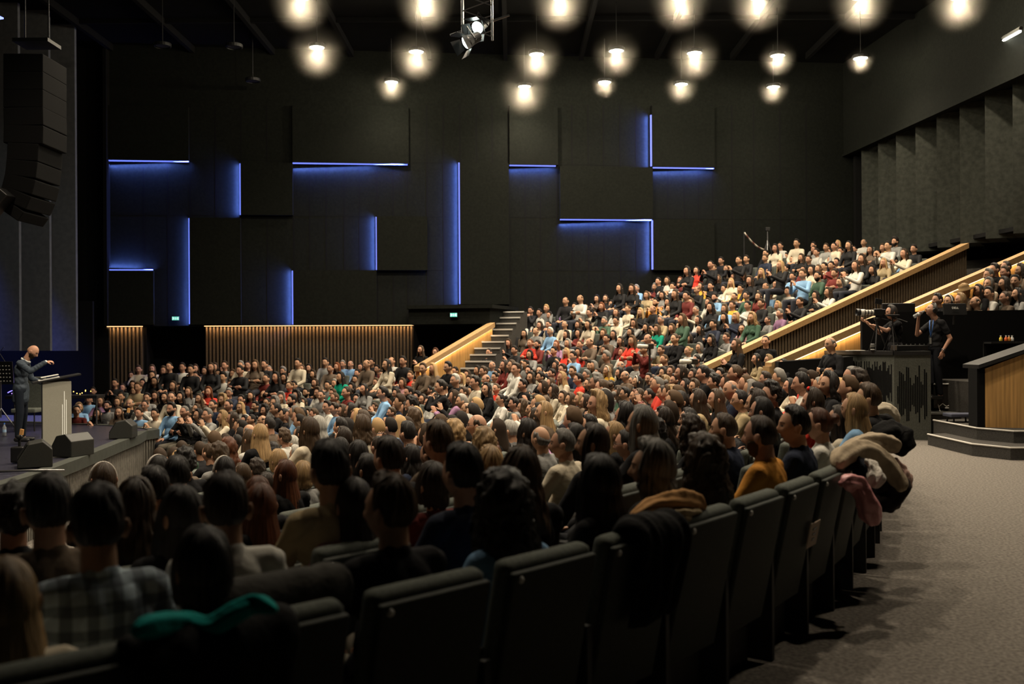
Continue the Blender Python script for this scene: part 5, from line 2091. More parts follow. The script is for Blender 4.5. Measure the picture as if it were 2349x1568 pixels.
def bars(a, b, x0, x1, n, w_, zc, amp):
    u_ = (b - a).normalized(); L = (b - a).length
    nn = Vector((u_.y, -u_.x))
    for i in range(n):
        p_ = a + u_ * (L * (x0 + (x1 - x0) * i / (n - 1)))
        e = amp[i % len(amp)] * rg.uniform(.8, 1.15)
        z0_, z1_ = max(.1, zc - e * .9), min(ZT - .12, zc + e)
        mb.prism([p_ - u_ * w_ + nn * .006, p_ + u_ * w_ + nn * .006, p_ + u_ * w_ - nn * .002, p_ - u_ * w_ - nn * .002], z0_, z1_)
bars(foot[0], foot[1], .36, .97, 46, .011, .98, (.30, .38, .2, .42, .33, .5, .25))
bars(foot[1], foot[2], .10, .88, 17, .011, .78, (.18, .42, .50, .36, .28, .55, .45, .32, .20, .22, .34, .40, .46, .30))
mb.obj('bar_pattern', M['black'], t)

S(MB().prism([(4.95, 18.5), (6.2, 18.1), (6.3, 18.75), (5.0, 18.95)], 0, [1.36, 1.46, 1.46, 1.36]).obj('wall_box_side', M['black']), 'black side of the control box under the oak parapet')
# black drape wall behind the platform, and the dark recess beside it
q0, q1 = P(1978, 800, 18.75), P(2500, 800, 18.3)
zt0, zt1 = P(1978, 736, 18.75).z, P(2349, 709, 18.4).z
mb = MB()
mb.add([(q0.x, q0.y, 0), (q1.x, q1.y, 0), (q1.x, q1.y, zt1), (q0.x + .55, q0.y - .08, zt1 - .03), (q0.x, q0.y, zt0)], [(0, 1, 2, 3, 4)])
mb.add([(q0.x, q0.y + .1, 0), (q1.x, q1.y + .1, 0), (q1.x, q1.y + .1, zt1), (q0.x + .55, q0.y + .02, zt1 - .03), (q0.x, q0.y + .1, zt0)], [(4, 3, 2, 1, 0)])
mb.add([(q0.x, q0.y, 0), (q0.x, q0.y, zt0), (q0.x, q0.y + .1, zt0), (q0.x, q0.y + .1, 0)], [(0, 1, 2, 3)])
S(mb.obj('wall_drape', M['black']), 'black draped wall behind the control platform')

sh_ = empty('desk_shelf', P(2330, 783, 17.4), 'black shelf holding small bottles at the right edge', 'shelf')
MB().box((0, 0, -.02), (1.0, .3, .03)).obj('board', M['plastic'], sh_)
MB().box((0, .14, -.45), (1.0, .03, .9)).obj('panel', M['black'], sh_)
for i, (x, c, lab) in enumerate(((2296, (.65, .5, .05), 'small yellow snack pack on the black shelf'), (2308, (.6, .12, .03), 'small orange-capped bottle on the black shelf'),
                            (2315, (.6, .25, .05), 'small amber bottle on the black shelf'), (2322, (.6, .6, .58), 'small white bottle on the black shelf, nearest the edge'))):
    t = empty('small_bottle', P(x, 782, 17.3), lab, 'bottle', group='little bottles on the shelf')
    MB().lathe([(.025, 0), (.027, .01), (.027, .055), (.012, .07), (.012, .085)], 12).obj('body', mat('tint_%d' % i, c, .4), t, True)
    MB().lathe([(.014, .083), (.014, .10)], 10).obj('lid', M['white'], t)

# black panel with white wire frame, low cabinet, stool and cable in the dark recess
t = empty('display_frame', P(2167, 935, 17.9), 'clear framed panel glinting in the dark recess', 'frame')
MB().box((0, 0, .22), (.40, .02, .44)).obj('panel', M['plastic'], t)
mb = MB()
mb.tube([(-.2, -.02, .43), (.2, -.02, .43), (.2, -.02, 0), (.0, -.02, 0)], .016, 6)
mb.obj('frame', M['white'], t)
MB().tube([(-.12, -.02, .02), (-.05, -.03, .08), (.02, -.02, .03), (.12, -.03, .06)], .008, 6).obj('cable', M['paper'], t)
t = empty('low_cabinet', (P(2185, 1000, 17.6).x, 17.7, 0), 'black low cabinet with grey top beside the platform', 'cabinet')
MB().rbox((0, .1, .22), (.85, .5, .44), .01).obj('body', M['plastic'], t)
MB().box((-.1, .1, .455), (.95, .52, .03)).obj('top', M['plastic_grey'], t)
q = Pz(2202, 1018, 0)
t = empty('bar_stool', (q.x, q.y, 0), 'low dark stool with padded top standing before the dark recess', 'stool')
MB().rbox((0, 0, .49), (.44, .34, .06), .02).obj('seat', mat('stool_pad', (.03, .035, .06), .8), t)
for sx in (-1, 1):
    for sy in (-1, 1):
        MB().tube([(sx * .15, sy * .12, .47), (sx * .19, sy * .15, 0)], .014, 6).obj('leg', M['darkmetal'], t)
q = Pz(2140, 1004, 0)
tag(MB().tube([(q.x, q.y, .02), (q.x + .12, q.y - .05, .1), (q.x + .17, q.y, .35), (q.x + .13, q.y + .1, .62)], .008, 6).obj('cable', M['paper'], None, True), 'thin white cable curling down beside the platform corner', 'cable')
q = P(2122, 840, 17.95)
t = empty('high_chair', (q.x, q.y, .80), 'black high-backed chair with a jacket behind the platform', 'chair')
MB().rbox((0, 0, .42), (.42, .10, .55), .05).obj('backrest', mat('chair_back_cloth', (.012, .014, .02), .9), t, True)
MB().rbox((0, .22, .14), (.42, .42, .08), .03).obj('seat', M['plastic'], t, True)
MB().tube([(0, .22, .12), (0, .22, 0)], .03, 8).obj('pole', M['darkmetal'], t)

# monitor seen from behind, with the maker's lettering
def text_mesh(s, size, m, parent, loc, rot):
    cu = bpy.data.curves.new('lettering', 'FONT')
    cu.body = s
    cu.size = size
    cu.extrude = .002
    cu.align_x = 'CENTER'
    tmp = bpy.data.objects.new('tmp_text', cu)
    COL.objects.link(tmp)
    bpy.context.view_layer.update()
    me_ = bpy.data.meshes.new_from_object(tmp.evaluated_get(bpy.context.evaluated_depsgraph_get()))
    bpy.data.objects.remove(tmp)
    o = bpy.data.objects.new('lettering', me_)
    COL.objects.link(o)
    me_.materials.clear()
    me_.materials.append(m)
    o.parent = parent
    o.location = loc
    o.rotation_euler = rot
    return o


t = empty('monitor', P(2190, 712, 17.9), 'black computer monitor seen from behind with pale lettering', 'monitor')
MB().rbox((0, 0, .02), (.42, .04, .22), .012, X=Matrix.Rotation(-.25, 4, 'X')).obj('screen', M['plastic'], t)
MB().tube([(0, .02, -.05), (0, .05, -.25)], .02, 8).obj('stand', M['plastic'], t)
text_mesh('DELL', .055, M['white'], t, (0, -.030, .03), (PI / 2 - .25, 0, 0))
t = empty('mixing_desk_screen', P(2060, 706, 18.9), 'black equipment case standing behind the camera operator', 'case')
MB().rbox((0, 0, -.05), (.62, .1, .28), .02).obj('body', M['plastic'], t)
MB().box((0, -.06, -.19), (.5, .04, .03)).obj('handle', M['darkmetal'], t)

# ------------------------------------------------------------ big video camera on a pedestal
def tube_axis(t, name, p0, p1, prof, m, seg=20):
    p0, p1 = Vector(p0), Vector(p1)
    X = Matrix.Translation(p0) @ (p1 - p0).to_track_quat('Z', 'Y').to_matrix().to_4x4()
    return MB().lathe(prof, seg, X=X).obj(name, m, t, True)


M['lens_white'] = mat('pale_lens_barrel', (.55, .53, .46), .4)
cb = P(2008, 716, 18.1)
t = empty('video_camera', cb, 'large video camera with pale telephoto lens and raised monitor on the platform', 'camera')
tube_axis(t, 'lens', (-.03, 0, 0), (-.30, 0, 0), [(.04, 0), (.045, .02), (.045, .14), (.058, .18), (.058, .245)], M['lens_white'])
tube_axis(t, 'lens_hood', (-.275, 0, 0), (-.34, 0, 0), [(.060, 0), (.068, .02), (.07, .07), (.06, .072), (.055, .02)], M['plastic'])
mb = MB()
for x in (-.08, -.14, -.20):
    mb.tube([(x - .008, 0, 0), (x + .008, 0, 0)], .050 if x > -.18 else .0605, 20)
mb.obj('focus_ring', M['plastic'], t)
MB().rbox((.04, 0, 0), (.15, .11, .13), .02).rbox((.14, 0, .01), (.08, .07, .09), .015).obj('body', M['plastic'], t)
MB().tube([(.02, 0, .06), (.01, 0, .15)], .012, 8).obj('monitor_arm', M['darkmetal'], t)
MB().rbox((.02, 0, .205), (.13, .02, .10), .006, X=Matrix.Rotation(.2, 4, 'Y')).obj('monitor', M['plastic'], t)
mb = MB()
mb.tube([(.03, 0, -.05), (.03, 0, -.22)], .028, 10)
mb.ell((.03, 0, -.12), (.06, .05, .04), 14, 10)
for a in (0, 2.1, 4.2):
    mb.tube([(.03, 0, -.2), (.03 + .18 * math.cos(a), .18 * math.sin(a), ZT + .07 - cb.z)], .014, 8)
mb.obj('tripod', M['darkmetal'], t)
mb = MB()
mb.tube([(.06, 0, -.10), (.30, -.05, -.16)], .009, 6)
mb.obj('pan_handle', M['darkmetal'], t)
# desk gear
def desk_item(px, py, Z, label, name, cat, build):
    q = P(px, py, Z)
    t = empty(name, (q.x, q.y, ZT + .07), label, cat)
    build(t)
    return t


def lensbuild(t):
    MB().lathe([(.045, 0), (.045, .05), (.05, .06), (.05, .12), (.04, .13)], 16).obj('barrel', M['plastic'], t, True)
    MB().lathe([(.0455, .02), (.0455, .035)], 16).obj('ring', M['white'], t)
    MB().lathe([(.0510, .07), (.0510, .11)], 16).obj('grip', M['plastic_grey'], t)
desk_item(2003, 800, 18.0, 'spare camera lens with pale ring standing on the black desk', 'camera_lens', 'lens', lensbuild)
def tri(t):
    mb = MB()
    mb.tube([(0, 0, .62), (0, 0, .30)], .013, 8)
    for a in (.3, 2.4, 4.5):
        mb.tube([(0, 0, .45), (.17 * math.cos(a), .17 * math.sin(a), .0)], .009, 6)
    mb.obj('legs', M['darkmetal'], t)
    MB().rbox((0, 0, .64), (.22, .12, .03), .01).obj('head', M['plastic'], t)
    MB().tube([(.05, 0, .60), (.25, -.04, .52)], .008, 6).obj('handle', M['metal'], t)
desk_item(2048, 800, 18.0, 'small black tripod standing on the desk under the camera operator', 'camera_tripod', 'tripod', tri)
def papers(t):
    MB().box((0, 0, .005), (.30, .2, .01)).obj('sheet', M['paper'], t)
desk_item(1962, 790, 18.4, 'open white papers lying on the black desk', 'paper_sheets', 'paper', papers)
def mixer(t):
    MB().rbox((0, .1, .05), (.6, .35, .1), .015).obj('body', M['plastic'], t)
    mb = MB()
    for i in range(7):
        mb.lathe([(.01, .1), (.01, .125)], 8, X=Matrix.Translation((-.24 + .08 * i, .05, 0)))
    mb.obj('knobs', M['plastic_grey'], t)
desk_item(2092, 800, 18.0, 'black control console with small knobs on the desk', 'control_console', 'console', mixer)
# red lit phone and aisle cameras
def aisle_cam(px, py, Z, label, ang, pale, fl=0):
    q = P(px, py, Z)
    t = empty('tripod_camera', q, label, 'camera')
    X = Matrix.Rotation(ang, 4, 'Z')
    d = X @ Vector((-1, 0, 0))
    tube_axis(t, 'lens', (0, 0, 0), d * .26, [(.04, 0), (.045, .1), (.055, .2), (.055, .26)], M['lens_white'] if pale else M['plastic'])
    MB().rbox((.06, 0, 0), (.14, .12, .12), .02, X=X).obj('body', M['plastic'], t)
    return t, q
t, q = aisle_cam(1486, 794, 22.1, 'tripod camera with pale long lens before the cameraman in maroon', .5, True)
mb = MB()
mb.tube([(.04, 0, -.05), (.04, 0, -.6)], .025, 8)
for a in (.3, 2.4, 4.5):
    mb.tube([(.04, 0, -.5), (.04 + .42 * math.cos(a), .42 * math.sin(a), -q.z)], .018, 6)
mb.obj('tripod', M['darkmetal'], t)
aisle_cam(1586, 829, 20.55, 'hand-held camera with pale long lens held by the photographer in black', .4, True)

# tripod with a striped tape at the back of the tier
q = P(1761, 575, 31.3)
t = empty('tripod_stand', q, 'tall thin tripod stand behind the top row with pale legs', 'tripod')
mb = MB()
mb.tube([(0, 0, .62), (0, 0, .1)], .022, 8)
for a in (.2, 2.3, 4.4):
    mb.tube([(0, 0, .33), (.25 * math.cos(a), .25 * math.sin(a), -.35)], .018, 6)
mb.obj('legs', M['metal'], t)
MB().rbox((0, 0, .68), (.14, .12, .12), .02).obj('head', M['plastic'], t)
q2 = P(1707, 533, 31.0)
pts = [q2.lerp(q, k / 10) + Vector((0, 0, -.12 * math.sin(PI * k / 10))) for k in range(11)]
tp = MB()
tp.tube(pts, .028, 6)
M['tape'] = wave_mat('striped_tape', (.5, .46, .38), (.12, .03, .02), 1.6, 'X', 0)
tag(tp.obj('barrier_tape', M['tape'], None, True), 'pale and red striped barrier tape sagging to the tripod stand', 'tape')
tag(MB().tube([q2 + Vector((0, 0, .02)), q2 + Vector((0, 0, -1.6))], .02, 6).obj('tape_post', M['darkmetal']), 'thin dark post holding the far end of the striped tape', 'post')

# ------------------------------------------------------------ stage things
SF = lambda x, y: Pz(x, y, 0)
# lectern
q = SF(112, 1024)
t = empty('lectern', (q.x + .02, q.y + .25, 0), 'tall grey-green lectern with light slits and a slanting dark top', 'lectern', rz=.5)
M['lect'] = mat('lectern_paint', (.30, .29, .235), .55, nscale=80, namt=.06)
MB().rbox((0, 0, .56), (.46, .34, 1.12), .008).obj('column', M['lect'], t)
mb = MB()
for i, (x, h) in enumerate(((.085, .62), (.115, .85), (.145, .70))):
    mb.box((x, -.172, .10 + h / 2), (.009, .006, h))
mb.obj('light_slits', mat('lit_slit', (.8, .8, .7), emit=(1, .95, .8), est=.3), t)
Xt = Matrix.Translation((0, .02, 1.17)) @ Matrix.Rotation(-.0, 4, 'X') @ Matrix.Rotation(-.18, 4, 'Y')
MB().rbox((0, 0, 0), (.78, .48, .03), .006, X=Xt).obj('top', M['plastic'], t)
MB().box((-.02, .0, 1.12), (.44, .30, .08)).obj('neck', M['plastic'], t)
MB().box((-.12, -.05, .021), (.34, .26, .012), X=Xt).obj('white_slab', M['white'], t)  # plain white slab lying on the lectern top
tag(MB().box((0, 0, .0), (.28, .21, .012), X=Matrix.Translation((q.x - .05, q.y + .15, 1.215)) @ Matrix.Rotation(.5, 4, 'Z') @ Matrix.Rotation(-.18, 4, 'Y')).obj('notebook', M['paper']),
    'open white notes lying on the lectern top', 'notes')


def wedge(px, py, rz, label, s=1.0):
    q = SF(px, py)
    t = empty('stage_monitor', (q.x, q.y, 0), label, 'loudspeaker', rz, 'black floor monitor loudspeakers on the stage')
    pr = [(-.27 * s, 0), (.27 * s, 0), (.27 * s, .12 * s), (.10 * s, .40 * s), (-.12 * s, .44 * s), (-.27 * s, .30 * s)]
    mb = MB()
    hw = .30 * s
    n = len(pr)
    vs = [(x, -hw, z) for x, z in pr] + [(x, hw, z) for x, z in pr]
    mb.add(vs, [list(range(n)), list(range(n, 2 * n))[::-1]] + [(i, n + i, n + (i + 1) % n, (i + 1) % n) for i in range(n)])
    o = mb.obj('cabinet', M['mon'], t)
    bv = o.modifiers.new('b', 'BEVEL'); bv.width = .014; bv.segments = 2
    mb = MB()
    a, b = Vector((.27 * s, 0, .12 * s)), Vector((.10 * s, 0, .40 * s))
    d = (b - a); nn = Vector((d.z, 0, -d.x)).normalized()
    mb.add([a + Vector((0, -hw * .9, 0)) + nn * .012 + d * .06, a + Vector((0, hw * .9, 0)) + nn * .012 + d * .06, b + Vector((0, hw * .9, 0)) + nn * .012 - d * .06, b + Vector((0, -hw * .9, 0)) + nn * .012 - d * .06,
            a + Vector((0, -hw * .9, 0)) + d * .06, a + Vector((0, hw * .9, 0)) + d * .06, b + Vector((0, hw * .9, 0)) - d * .06, b + Vector((0, -hw * .9, 0)) - d * .06],
           [(0, 1, 2, 3), (0, 4, 5, 1), (1, 5, 6, 2), (2, 6, 7, 3), (3, 7, 4, 0)])
    mb.obj('grille', M['black'], t)
    MB().tube([(-.1 * s, -hw - .01, .30 * s), (-.1 * s, -hw - .035, .30 * s), (.06 * s, -hw - .035, .27 * s), (.06 * s, -hw - .01, .27 * s)], .01, 6).obj('handle', M['darkmetal'], t)


M['mon'] = mat('loudspeaker_paint', (.018, .019, .016), .5, nscale=60, namt=.2)
wedge(165, 1044, 2.8, 'black wedge loudspeaker on the stage edge right of the lectern', .82)
wedge(80, 1068, 3.6, 'black wedge loudspeaker on the stage in front of the speaker', .85)
wedge(283, 1003, 3.3, 'black wedge loudspeaker near the stage corner', .78)


def small_lamp(px, py, label):
    q = SF(px, py)
    t = empty('stage_lamp', (q.x, q.y, 0), label, 'stage lamp', group='small stage lamps with orange gels')
    MB().rbox((0, 0, .12), (.20, .18, .24), .03).obj('body', M['plastic'], t)
    mb = MB()
    mb.tube([(0, 0, .22), (0, 0, .42)], .02, 8)
    mb.ell((0, 0, .38), (.05, .05, .04), 10, 8)
    mb.obj('arm', M['darkmetal'], t)
    MB().box((-.02, -.03, .46), (.05, .03, .085), X=Matrix.Rotation(.15, 4, 'Y')).obj('gel', mat('orange_gel', (.75, .38, .12), .6), t)


small_lamp(45, 1060, 'small black stage lamp with orange tag at the near stage edge')
small_lamp(291, 994, 'small black stage lamp with orange tag near the stage corner')
q = SF(-10, 1085)
mb = MB()
mb.tube([(q.x, q.y, .02), (q.x + .4, q.y + .15, .02), (q.x + .9, q.y + .1, .02)], .018, 6)
tag(mb.obj('lamp_stand_foot', M['metal'], None, True), 'grey metal stand legs lying at the near stage edge', 'stand')

# music stand with perforated desk
q = SF(30, 985)
t = empty('music_stand', (q.x - .25, q.y, 0), 'black music stand with perforated desk behind the speaker', 'music stand')
Xm = Matrix.Translation((0, 0, 1.18)) @ Matrix.Rotation(.15, 4, 'X')
MB().box((0, 0, 0), (.52, .02, .48), X=Xm).obj('desk', M['plastic'], t)
mb = MB()
for i in range(7):
    for j in range(5):
        mb.ell(Xm @ Vector((-.2 + i * .065, -.013, -.17 + j * .08)), (.017, .004, .012), 10, 6)
mb.obj('perforation', M['paper'], t)
mb = MB()
mb.tube([(0, 0, 1.0), (0, 0, .25)], .014, 8)
for a in (.2, 2.3, 4.4):
    mb.tube([(0, 0, .45), (.3 * math.cos(a), .3 * math.sin(a), .0)], .013, 6)
mb.obj('stand', M['metal'], t)
MB().tube([(.1, 0, 1.4), (.0, -.05, 1.6), (.12, -.1, 1.72)], .007, 6).obj('microphone_neck', M['darkmetal'], t)

# equipment table with coloured lights behind the lectern
q = SF(45, 985)
t = empty('effects_table', (q.x + .2, q.y + 1.2, 0), 'black equipment table with purple, blue and amber lights behind the speaker', 'table')
MB().rbox((0, 0, .62), (2.0, .45, .07), .01).obj('table_top', M['plastic'], t)
for sx in (-.9, .9):
    MB().tube([(sx, 0, .6), (sx, 0, 0)], .02, 8).obj('leg', M['metal'], t)
rg = random.Random(2)
for nm, c, n, x0 in (('purple_light', (.45, .2, 1), 16, -.9), ('blue_light', (.1, .25, 1), 14, -.9), ('amber_light', (1, .55, .1), 16, .1)):
    mb = MB()
    for i in range(n):
        mb.ell((x0 + rg.uniform(0, .8), -.15 + rg.uniform(-.06, .06), .67 + rg.uniform(0, .10)), .012, 8, 6)
    mb.obj(nm, mat(nm, c, emit=c, est=4), t)
MB().tube([(-.95 + .03 * k, -.2, .72 + .05 * math.sin(k * .35)) for k in range(26)], .01, 6).obj('tube_light', mat('violet_tube', (.3, .2, .9), emit=(.25, .2, 1), est=2.2), t)
lamp('purple_glow', 'POINT', (0, -.3, .9), 5, (.4, .3, 1), t, size=.1)
q = SF(10, 999)
t = empty('water_bottle', (q.x, q.y, 0), 'small clear water bottle with blue cap on the stage floor', 'bottle')
MB().lathe([(.034, 0), (.036, .01), (.034, .09), (.036, .16), (.014, .21), (.014, .225)], 16).obj('body', M['bottle'], t, True)
MB().lathe([(.016, .222), (.016, .25)], 12).obj('lid', mat('blue_cap', (.05, .15, .5), .4), t)
MB().lathe([(.0365, .07), (.0365, .12)], 16).obj('bottle_label', mat('pale_blue_label', (.3, .45, .65), .5), t)
q = SF(78, 985)
t = empty('chair_behind_lectern', (q.x, q.y, 0), 'grey upholstered chair half hidden behind the lectern', 'chair')
MB().rbox((0, 0, .75), (.5, .08, .7), .035).obj('backrest', M['seat'], t, True)
MB().rbox((0, -.25, .42), (.5, .45, .09), .03).obj('seat', M['seat'], t, True)
for sx in (-.2, .2):
    MB().tube([(sx, -.4, .4), (sx, -.4, 0)], .013, 6).obj('leg', M['darkmetal'], t)
    MB().tube([(sx, 0, .4), (sx, .02, 0)], .013, 6).obj('leg', M['darkmetal'], t)

# hanging line array
t = empty('line_array', P(85, 130, 17), 'black curved line array of hanging loudspeakers beside the stage', 'loudspeaker')
o3 = t.location
path = [(82, 140), (82, 180), (82, 220), (82, 260), (83, 300), (82, 340), (80, 378), (76, 414), (68, 446), (56, 474), (42, 494)]
for i in range(len(path) - 1):
    a, b = P(*path[i], 17) - o3, P(*path[i + 1], 17) - o3
    c = (a + b) / 2
    ang = math.atan2(b.x - a.x, -(b.z - a.z))
    X = Matrix.Translation(c) @ Matrix.Rotation(-ang, 4, 'Y')
    w_ = .66 if i < 5 else .52
    mb = MB()
    mb.rbox((0, 0, 0), (w_, .9, (b - a).length * 1.02), .02, X=X)
    mb.obj('cabinet', M['black'], t)
mb = MB()
mb.box((0, 0, .22), (.6, .5, .06))
for sx in (-.2, .2):
    mb.tube([(sx, 0, .2), (sx, 0, CEIL - o3.z)], .012, 6)
mb.obj('rigging', M['darkmetal'], t)
t = empty('hanging_speaker', P(-4, 462, 16.4), 'small black box loudspeaker hanging at the left edge', 'loudspeaker')
MB().rbox((0, 0, 0), (.22, .3, .42), .02, X=Matrix.Rotation(.7, 4, 'Y')).obj('cabinet', M['plastic'], t)
MB().tube([(0, 0, .15), (0, 0, CEIL - t.location.z)], .01, 6).obj('cable', M['darkmetal'], t)
q = P(-6, 38, 17)
t = empty('blue_stage_light', q, 'blue glowing linear stage light at the top left edge', 'stage light')
MB().tube([(-.6, 0, .3), (.1, 0, -.03)], .012, 6).obj('tube', M['led_bright'], t) if 'led_bright' in M else MB().tube([(-.6, 0, .3), (.1, 0, -.03)], .014, 6).obj('tube', mat('led_bright', (.1, .1, .5), emit=(.2, .25, 1), est=3), t)
MB().tube([(-.6, 0, -.12), (.1, 0, -.03)], .014, 6).obj('tube', bpy.data.materials['led_bright'], t)

# ------------------------------------------------------------ coats over the chairs
def cm(name, c, b=.4, rough=.92):
    return mat(name, c, rough, nscale=9, namt=.15, bump=b, bscale=25, spec=.15)


def drape(name, loc, rz, width, front, back, label, m, seed, r=.07, th=.03, fold=.03, cat='coat', tilt=.0):
    """garment hanging over a chair top: outer and inner surface following front, top and back"""
    nu, nv = 48, 60
    outer, inner_ = [], []
    for j in range(nv + 1):
        for i in range(nu + 1):
            u = i / nu * 2 - 1
            f_, b_ = front * (1 + .25 * noise.noise(Vector((u * 2, seed, 0)))), back * (1 + .22 * noise.noise(Vector((u * 2, seed + 9, 0))))
            s = -f_ + (f_ + b_) * j / nv
            q_ = PI * r / 2
            if abs(s) < q_:
                a = s / r
                y, z, n = -math.sin(a) * r, math.cos(a) * r - r, Vector((0, -math.sin(a), math.cos(a)))
            else:
                sg = 1 if s > 0 else -1
                y, z, n = -sg * r, -r - (abs(s) - q_), Vector((0, -sg, 0))
                if sg > 0:
                    y += .20 * (abs(s) - q_)
            hang = min(1, abs(s) / .25)
            edge = math.sqrt(max(0, 1 - abs(u) ** 6)) * math.sqrt(max(0, 1 - abs(j / nv * 2 - 1) ** 10))
            o_ = th * (.6 + .5 * noise.noise(Vector((u * 2.2, s * 4, seed)))) + fold * (.35 + .65 * hang) * (.5 + .5 * math.sin(u * 9 + 3 * noise.noise(Vector((u * 2, s * 3, seed + 3)))))
            o_ = max(0, o_) * edge + .004
            x = u * width / 2 * (1 + .10 * noise.noise(Vector((s * 4, seed, 1))) - .08 * hang)
            base_ = Vector((x, y, z + tilt * x))
            outer.append(base_ + n * o_)
            inner_.append(base_ + n * .001)
    N = nu + 1
    K = len(outer)
    fs = []
    for j in range(nv):
        for i in range(nu):
            a = j * N + i
            fs.append((a, a + 1, a + N + 1, a + N))
            fs.append((K + a, K + a + N, K + a + N + 1, K + a + 1))
    for i in range(nu):
        fs.append((i, K + i, K + i + 1, i + 1)); a = nv * N + i
        fs.append((a, a + 1, K + a + 1, K + a))
    for j in range(nv):
        a = j * N
        fs.append((a, a + N, K + a + N, K + a)); a = j * N + nu
        fs.append((a, K + a, K + a + N, a + N))
    o = MB().add(outer + inner_, fs).obj(name, m, None, True, loc, rz)
    return tag(o, label, cat)


def roll(name, pts, radii, label, m, seed, cat='coat', rough=.12, seg=28, add=None):
    """bunched cloth following a path: a soft tube with lengthwise folds"""
    P_ = [Vector(p) for p in pts]
    C_ = (sum(P_, Vector()) / len(P_))
    dense, rad = [], []
    n = 34
    for k in range(n + 1):
        t = k / n * (len(P_) - 1)
        i = min(int(t), len(P_) - 2)
        f = t - i
        p0, p1, p2, p3 = P_[max(i - 1, 0)], P_[i], P_[i + 1], P_[min(i + 2, len(P_) - 1)]
        q_ = .5 * ((2 * p1) + (p2 - p0) * f + (2 * p0 - 5 * p1 + 4 * p2 - p3) * f * f + (3 * p1 - p0 - 3 * p2 + p3) * f ** 3)
        dense.append(q_ - C_)
        e = min(1, math.sqrt(max(0, 1 - abs(k / n * 2 - 1) ** 8)) + .02)
        rad.append((radii[i] * (1 - f) + radii[i + 1] * f) * e)
    mb = MB().tube(dense, rad, seg)
    for i, v in enumerate(mb.v):
        ring = i // seg
        if ring > n:
            continue
        c = dense[ring]
        d = v - c
        a = 2 * PI * (i % seg) / seg
        k = 1 + rough * (math.sin(a * 5 + seed + ring * .16 + 2 * noise.noise(v * 4)) * .8 + 1.5 * noise.noise(v * 7 + Vector((seed, 0, 0))) + .9 * noise.noise(v * 22 + Vector((seed, 4, 0))))
        mb.v[i] = c + d * k
    if add: add(mb, C_)
    return tag(mb.obj(name, m, None, True, C_), label, cat)


def chair_rz(x, y):
    return face_rz((x, y), C)


coat_black = cm('black_wool', (.005, .005, .005))
q = Pz(1487, 1205, .97)
drape('draped_coat', (q.x, q.y, .985), chair_rz(q.x, q.y), .36, .35, .46, 'black coat draped thickly over a back-row chair', coat_black, 2, th=.05, fold=.04)
roll('folded_coat', [P(1448, 1182, 4.3), P(1495, 1158, 4.5), P(1550, 1148, 4.62), P(1590, 1150, 4.72), P(1618, 1168, 4.75)], [.02, .035, .045, .042, .02],
     'camel brown coat folded over the chair top beside the black coat', cm('camel_wool', (.46, .25, .10)), 5, rough=.2)
roll('coat_lining', [P(1525, 1188, 4.5), P(1560, 1180, 4.56), P(1600, 1172, 4.7)], [.03, .036, .03], 'pale patterned lining showing under the camel coat', cm('pale_lining', (.42, .33, .2)), 8, 'lining', .25)
beige = cm('beige_wool', (.36, .29, .20))
roll('beige_coat', [P(1918, 1068, 6.3), P(1938, 1042, 6.5), P(1985, 1034, 6.8), P(2028, 1062, 6.9), P(2058, 1100, 6.9), P(2074, 1124, 6.85)], [.045, .065, .075, .07, .06, .04],
     'thick beige coat draped in an arc over the row end', beige, 11)
roll('beige_coat_collar', [P(1925, 1040, 6.7), P(1965, 1018, 6.9), P(2010, 1012, 7.1), P(2045, 1022, 7.2), P(2052, 1040, 7.2)], [.03, .05, .065, .065, .03],
     'upper fold of beige cloth lying above the arc-shaped coat', cm('beige_wool_2', (.38, .31, .22)), 14, rough=.16)
roll('black_coat', [P(2005, 1008, 7.8), P(2035, 1000, 7.9), P(2062, 1012, 7.9), P(2066, 1030, 7.8)], [.07, .12, .12, .06], 'round black coat lying on the row end above the beige coat', coat_black, 4)
roll('dusty_pink_coat', [P(2045, 1052, 7.2), P(2066, 1085, 7.2), P(2080, 1098, 7.15), P(2076, 1130, 7.1)], [.04, .055, .04, .02], 'dusty pink coat lapel sticking out over the aisle', cm('dusty_pink', (.34, .22, .18)), 6, rough=.3)
roll('fur_trim', [P(1984, 1062, 6.5), P(2002, 1072, 6.45), P(2008, 1095, 6.4), P(2000, 1118, 6.4)], [.022, .03, .03, .02], 'white fur trim of a dark hood hanging between the coats', cm('white_fur', (.5, .47, .42), 1.0), 9, 'hood', .7, 40)
roll('dark_hood', [P(1960, 1060, 6.6), P(1985, 1085, 6.5), P(1995, 1130, 6.45)], [.05, .07, .04], 'dark blue hood hanging inside the white fur trim', cm('dark_hood', (.012, .014, .022)), 19, 'hood', .2)
roll('pink_jacket', [P(1935, 1105, 6.1), P(1962, 1108, 6.2), P(1980, 1135, 6.2), P(1995, 1172, 6.2), P(2006, 1205, 6.2)], [.05, .055, .055, .065, .05],
     'shiny pink puffer jacket sleeve hanging down behind the chairs', mat('pink_nylon', (.60, .27, .27), .35, nscale=8, namt=.15, bump=.6, bscale=18), 3, 'jacket', .2)
roll('dark_coat_end', [P(2010, 1075, 7.0), P(2040, 1125, 7.0), P(2030, 1165, 6.9)], [.12, .13, .06], 'dark coat hanging low under the beige arc-shaped coat', cm('brown_black', (.02, .015, .013)), 23)
roll('cream_jacket', [P(2008, 945, 9.4), P(2030, 938, 9.4), P(2050, 952, 9.4), P(2052, 975, 9.4)], [.05, .06, .055, .05], 'cream jacket over the last chair before the platform', cm('cream_cloth', (.5, .44, .34)), 12, 'jacket')
roll('navy_coat_sleeve', [P(2010, 965, 9.0), P(2035, 968, 9.0), P(2044, 985, 9.0)], [.06, .07, .04], 'black sleeve lying over the cream jacket', coat_black, 15, 'jacket')
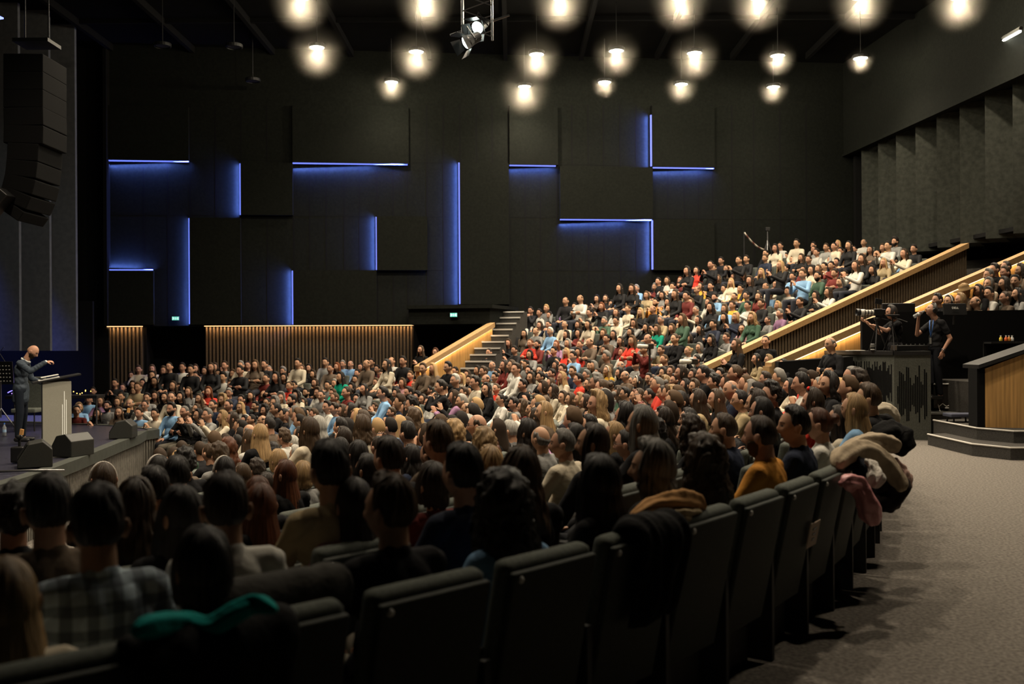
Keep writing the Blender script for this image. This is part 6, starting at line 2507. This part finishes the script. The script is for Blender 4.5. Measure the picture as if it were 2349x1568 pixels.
# notice fixed to a chair back
q = Pz(1862, 1222, .62)
rzc = chair_rz(q.x, q.y)
t = empty('paper_notice', (q.x, q.y - .03, .62), 'beige paper notice with dark print taped to a back-row chair', 'notice', rzc)
Xn = Matrix.Rotation(.20, 4, 'X')
MB().box((0, 0, 0), (.19, .004, .15), X=Xn).obj('sheet', mat('notice_paper', (.42, .33, .25), .8), t)
mb = MB()
for i in range(3):
    mb.box((0, -.004, .035 - i * .032), (.07 - .012 * i, .003, .014), X=Xn)
mb.obj('print', M['plastic'], t)
q = Pz(640, 1338, .97)
drape('quilted_jacket', (q.x, q.y, .985), chair_rz(q.x, q.y), .50, .25, .16, 'dark grey quilted jacket over the chair beside the teal scarf', cm('quilted', (.045, .043, .038)), 21, th=.03, fold=.018, cat='jacket')
q = Pz(478, 1440, .97)
drape('draped_jacket', (q.x, q.y + .02, .975), chair_rz(q.x, q.y), .50, .30, .55, 'black jacket hung over the chair behind the teal scarf', coat_black, 31, r=.075, th=.025, fold=.02, cat='jacket')
roll('teal_scarf', [P(305, 1450, 2.56), P(345, 1436, 2.62), P(420, 1430, 2.74), P(480, 1440, 2.74), P(540, 1402, 2.76), P(590, 1384, 2.78), P(636, 1400, 2.72)], [.02, .03, .032, .03, .03, .028, .015],
     'teal scarf round the shoulders of the woman in the back row', cm('teal_wool', (.0, .26, .24)), 17, 'scarf', .1)

# ------------------------------------------------------------ added scatter puffs standing in for lens bloom round the hanging ceiling lights
hz = bpy.data.materials.new('lamp_bloom')
hz.use_nodes = True
nt = hz.node_tree
nt.nodes.remove(nt.nodes['Principled BSDF'])
v = nt.nodes.new('ShaderNodeVolumeScatter')
v.inputs['Color'].default_value = (1, .93, .78, 1)
tc = nt.nodes.new('ShaderNodeTexCoord')
ln = nt.nodes.new('ShaderNodeVectorMath')
ln.operation = 'LENGTH'
nt.links.new(tc.outputs['Object'], ln.inputs[0])
mr = nt.nodes.new('ShaderNodeMapRange')
mr.interpolation_type = 'SMOOTHERSTEP'
mr.inputs['From Min'].default_value = .05
mr.inputs['From Max'].default_value = 1.0
mr.inputs['To Min'].default_value = .11
mr.inputs['To Max'].default_value = 0
nt.links.new(ln.outputs['Value'], mr.inputs['Value'])
nt.links.new(mr.outputs[0], v.inputs['Density'])
nt.links.new(v.outputs[0], nt.nodes['Material Output'].inputs['Volume'])
hroot = bpy.data.objects.new('haze', None)
COL.objects.link(hroot)
tag(hroot, 'soft haze glowing round each ceiling light', 'haze', kind='stuff')
pm = MB().ell((0, 0, 0), 1, 20, 14).mesh('bloom_puff', hz)
for x, y, z, r in halo_pts:
    o = link(pm, 'bloom_puff', hroot)
    o.location = (x, y, z - .05)
    o.scale = (r * 1.15,) * 3
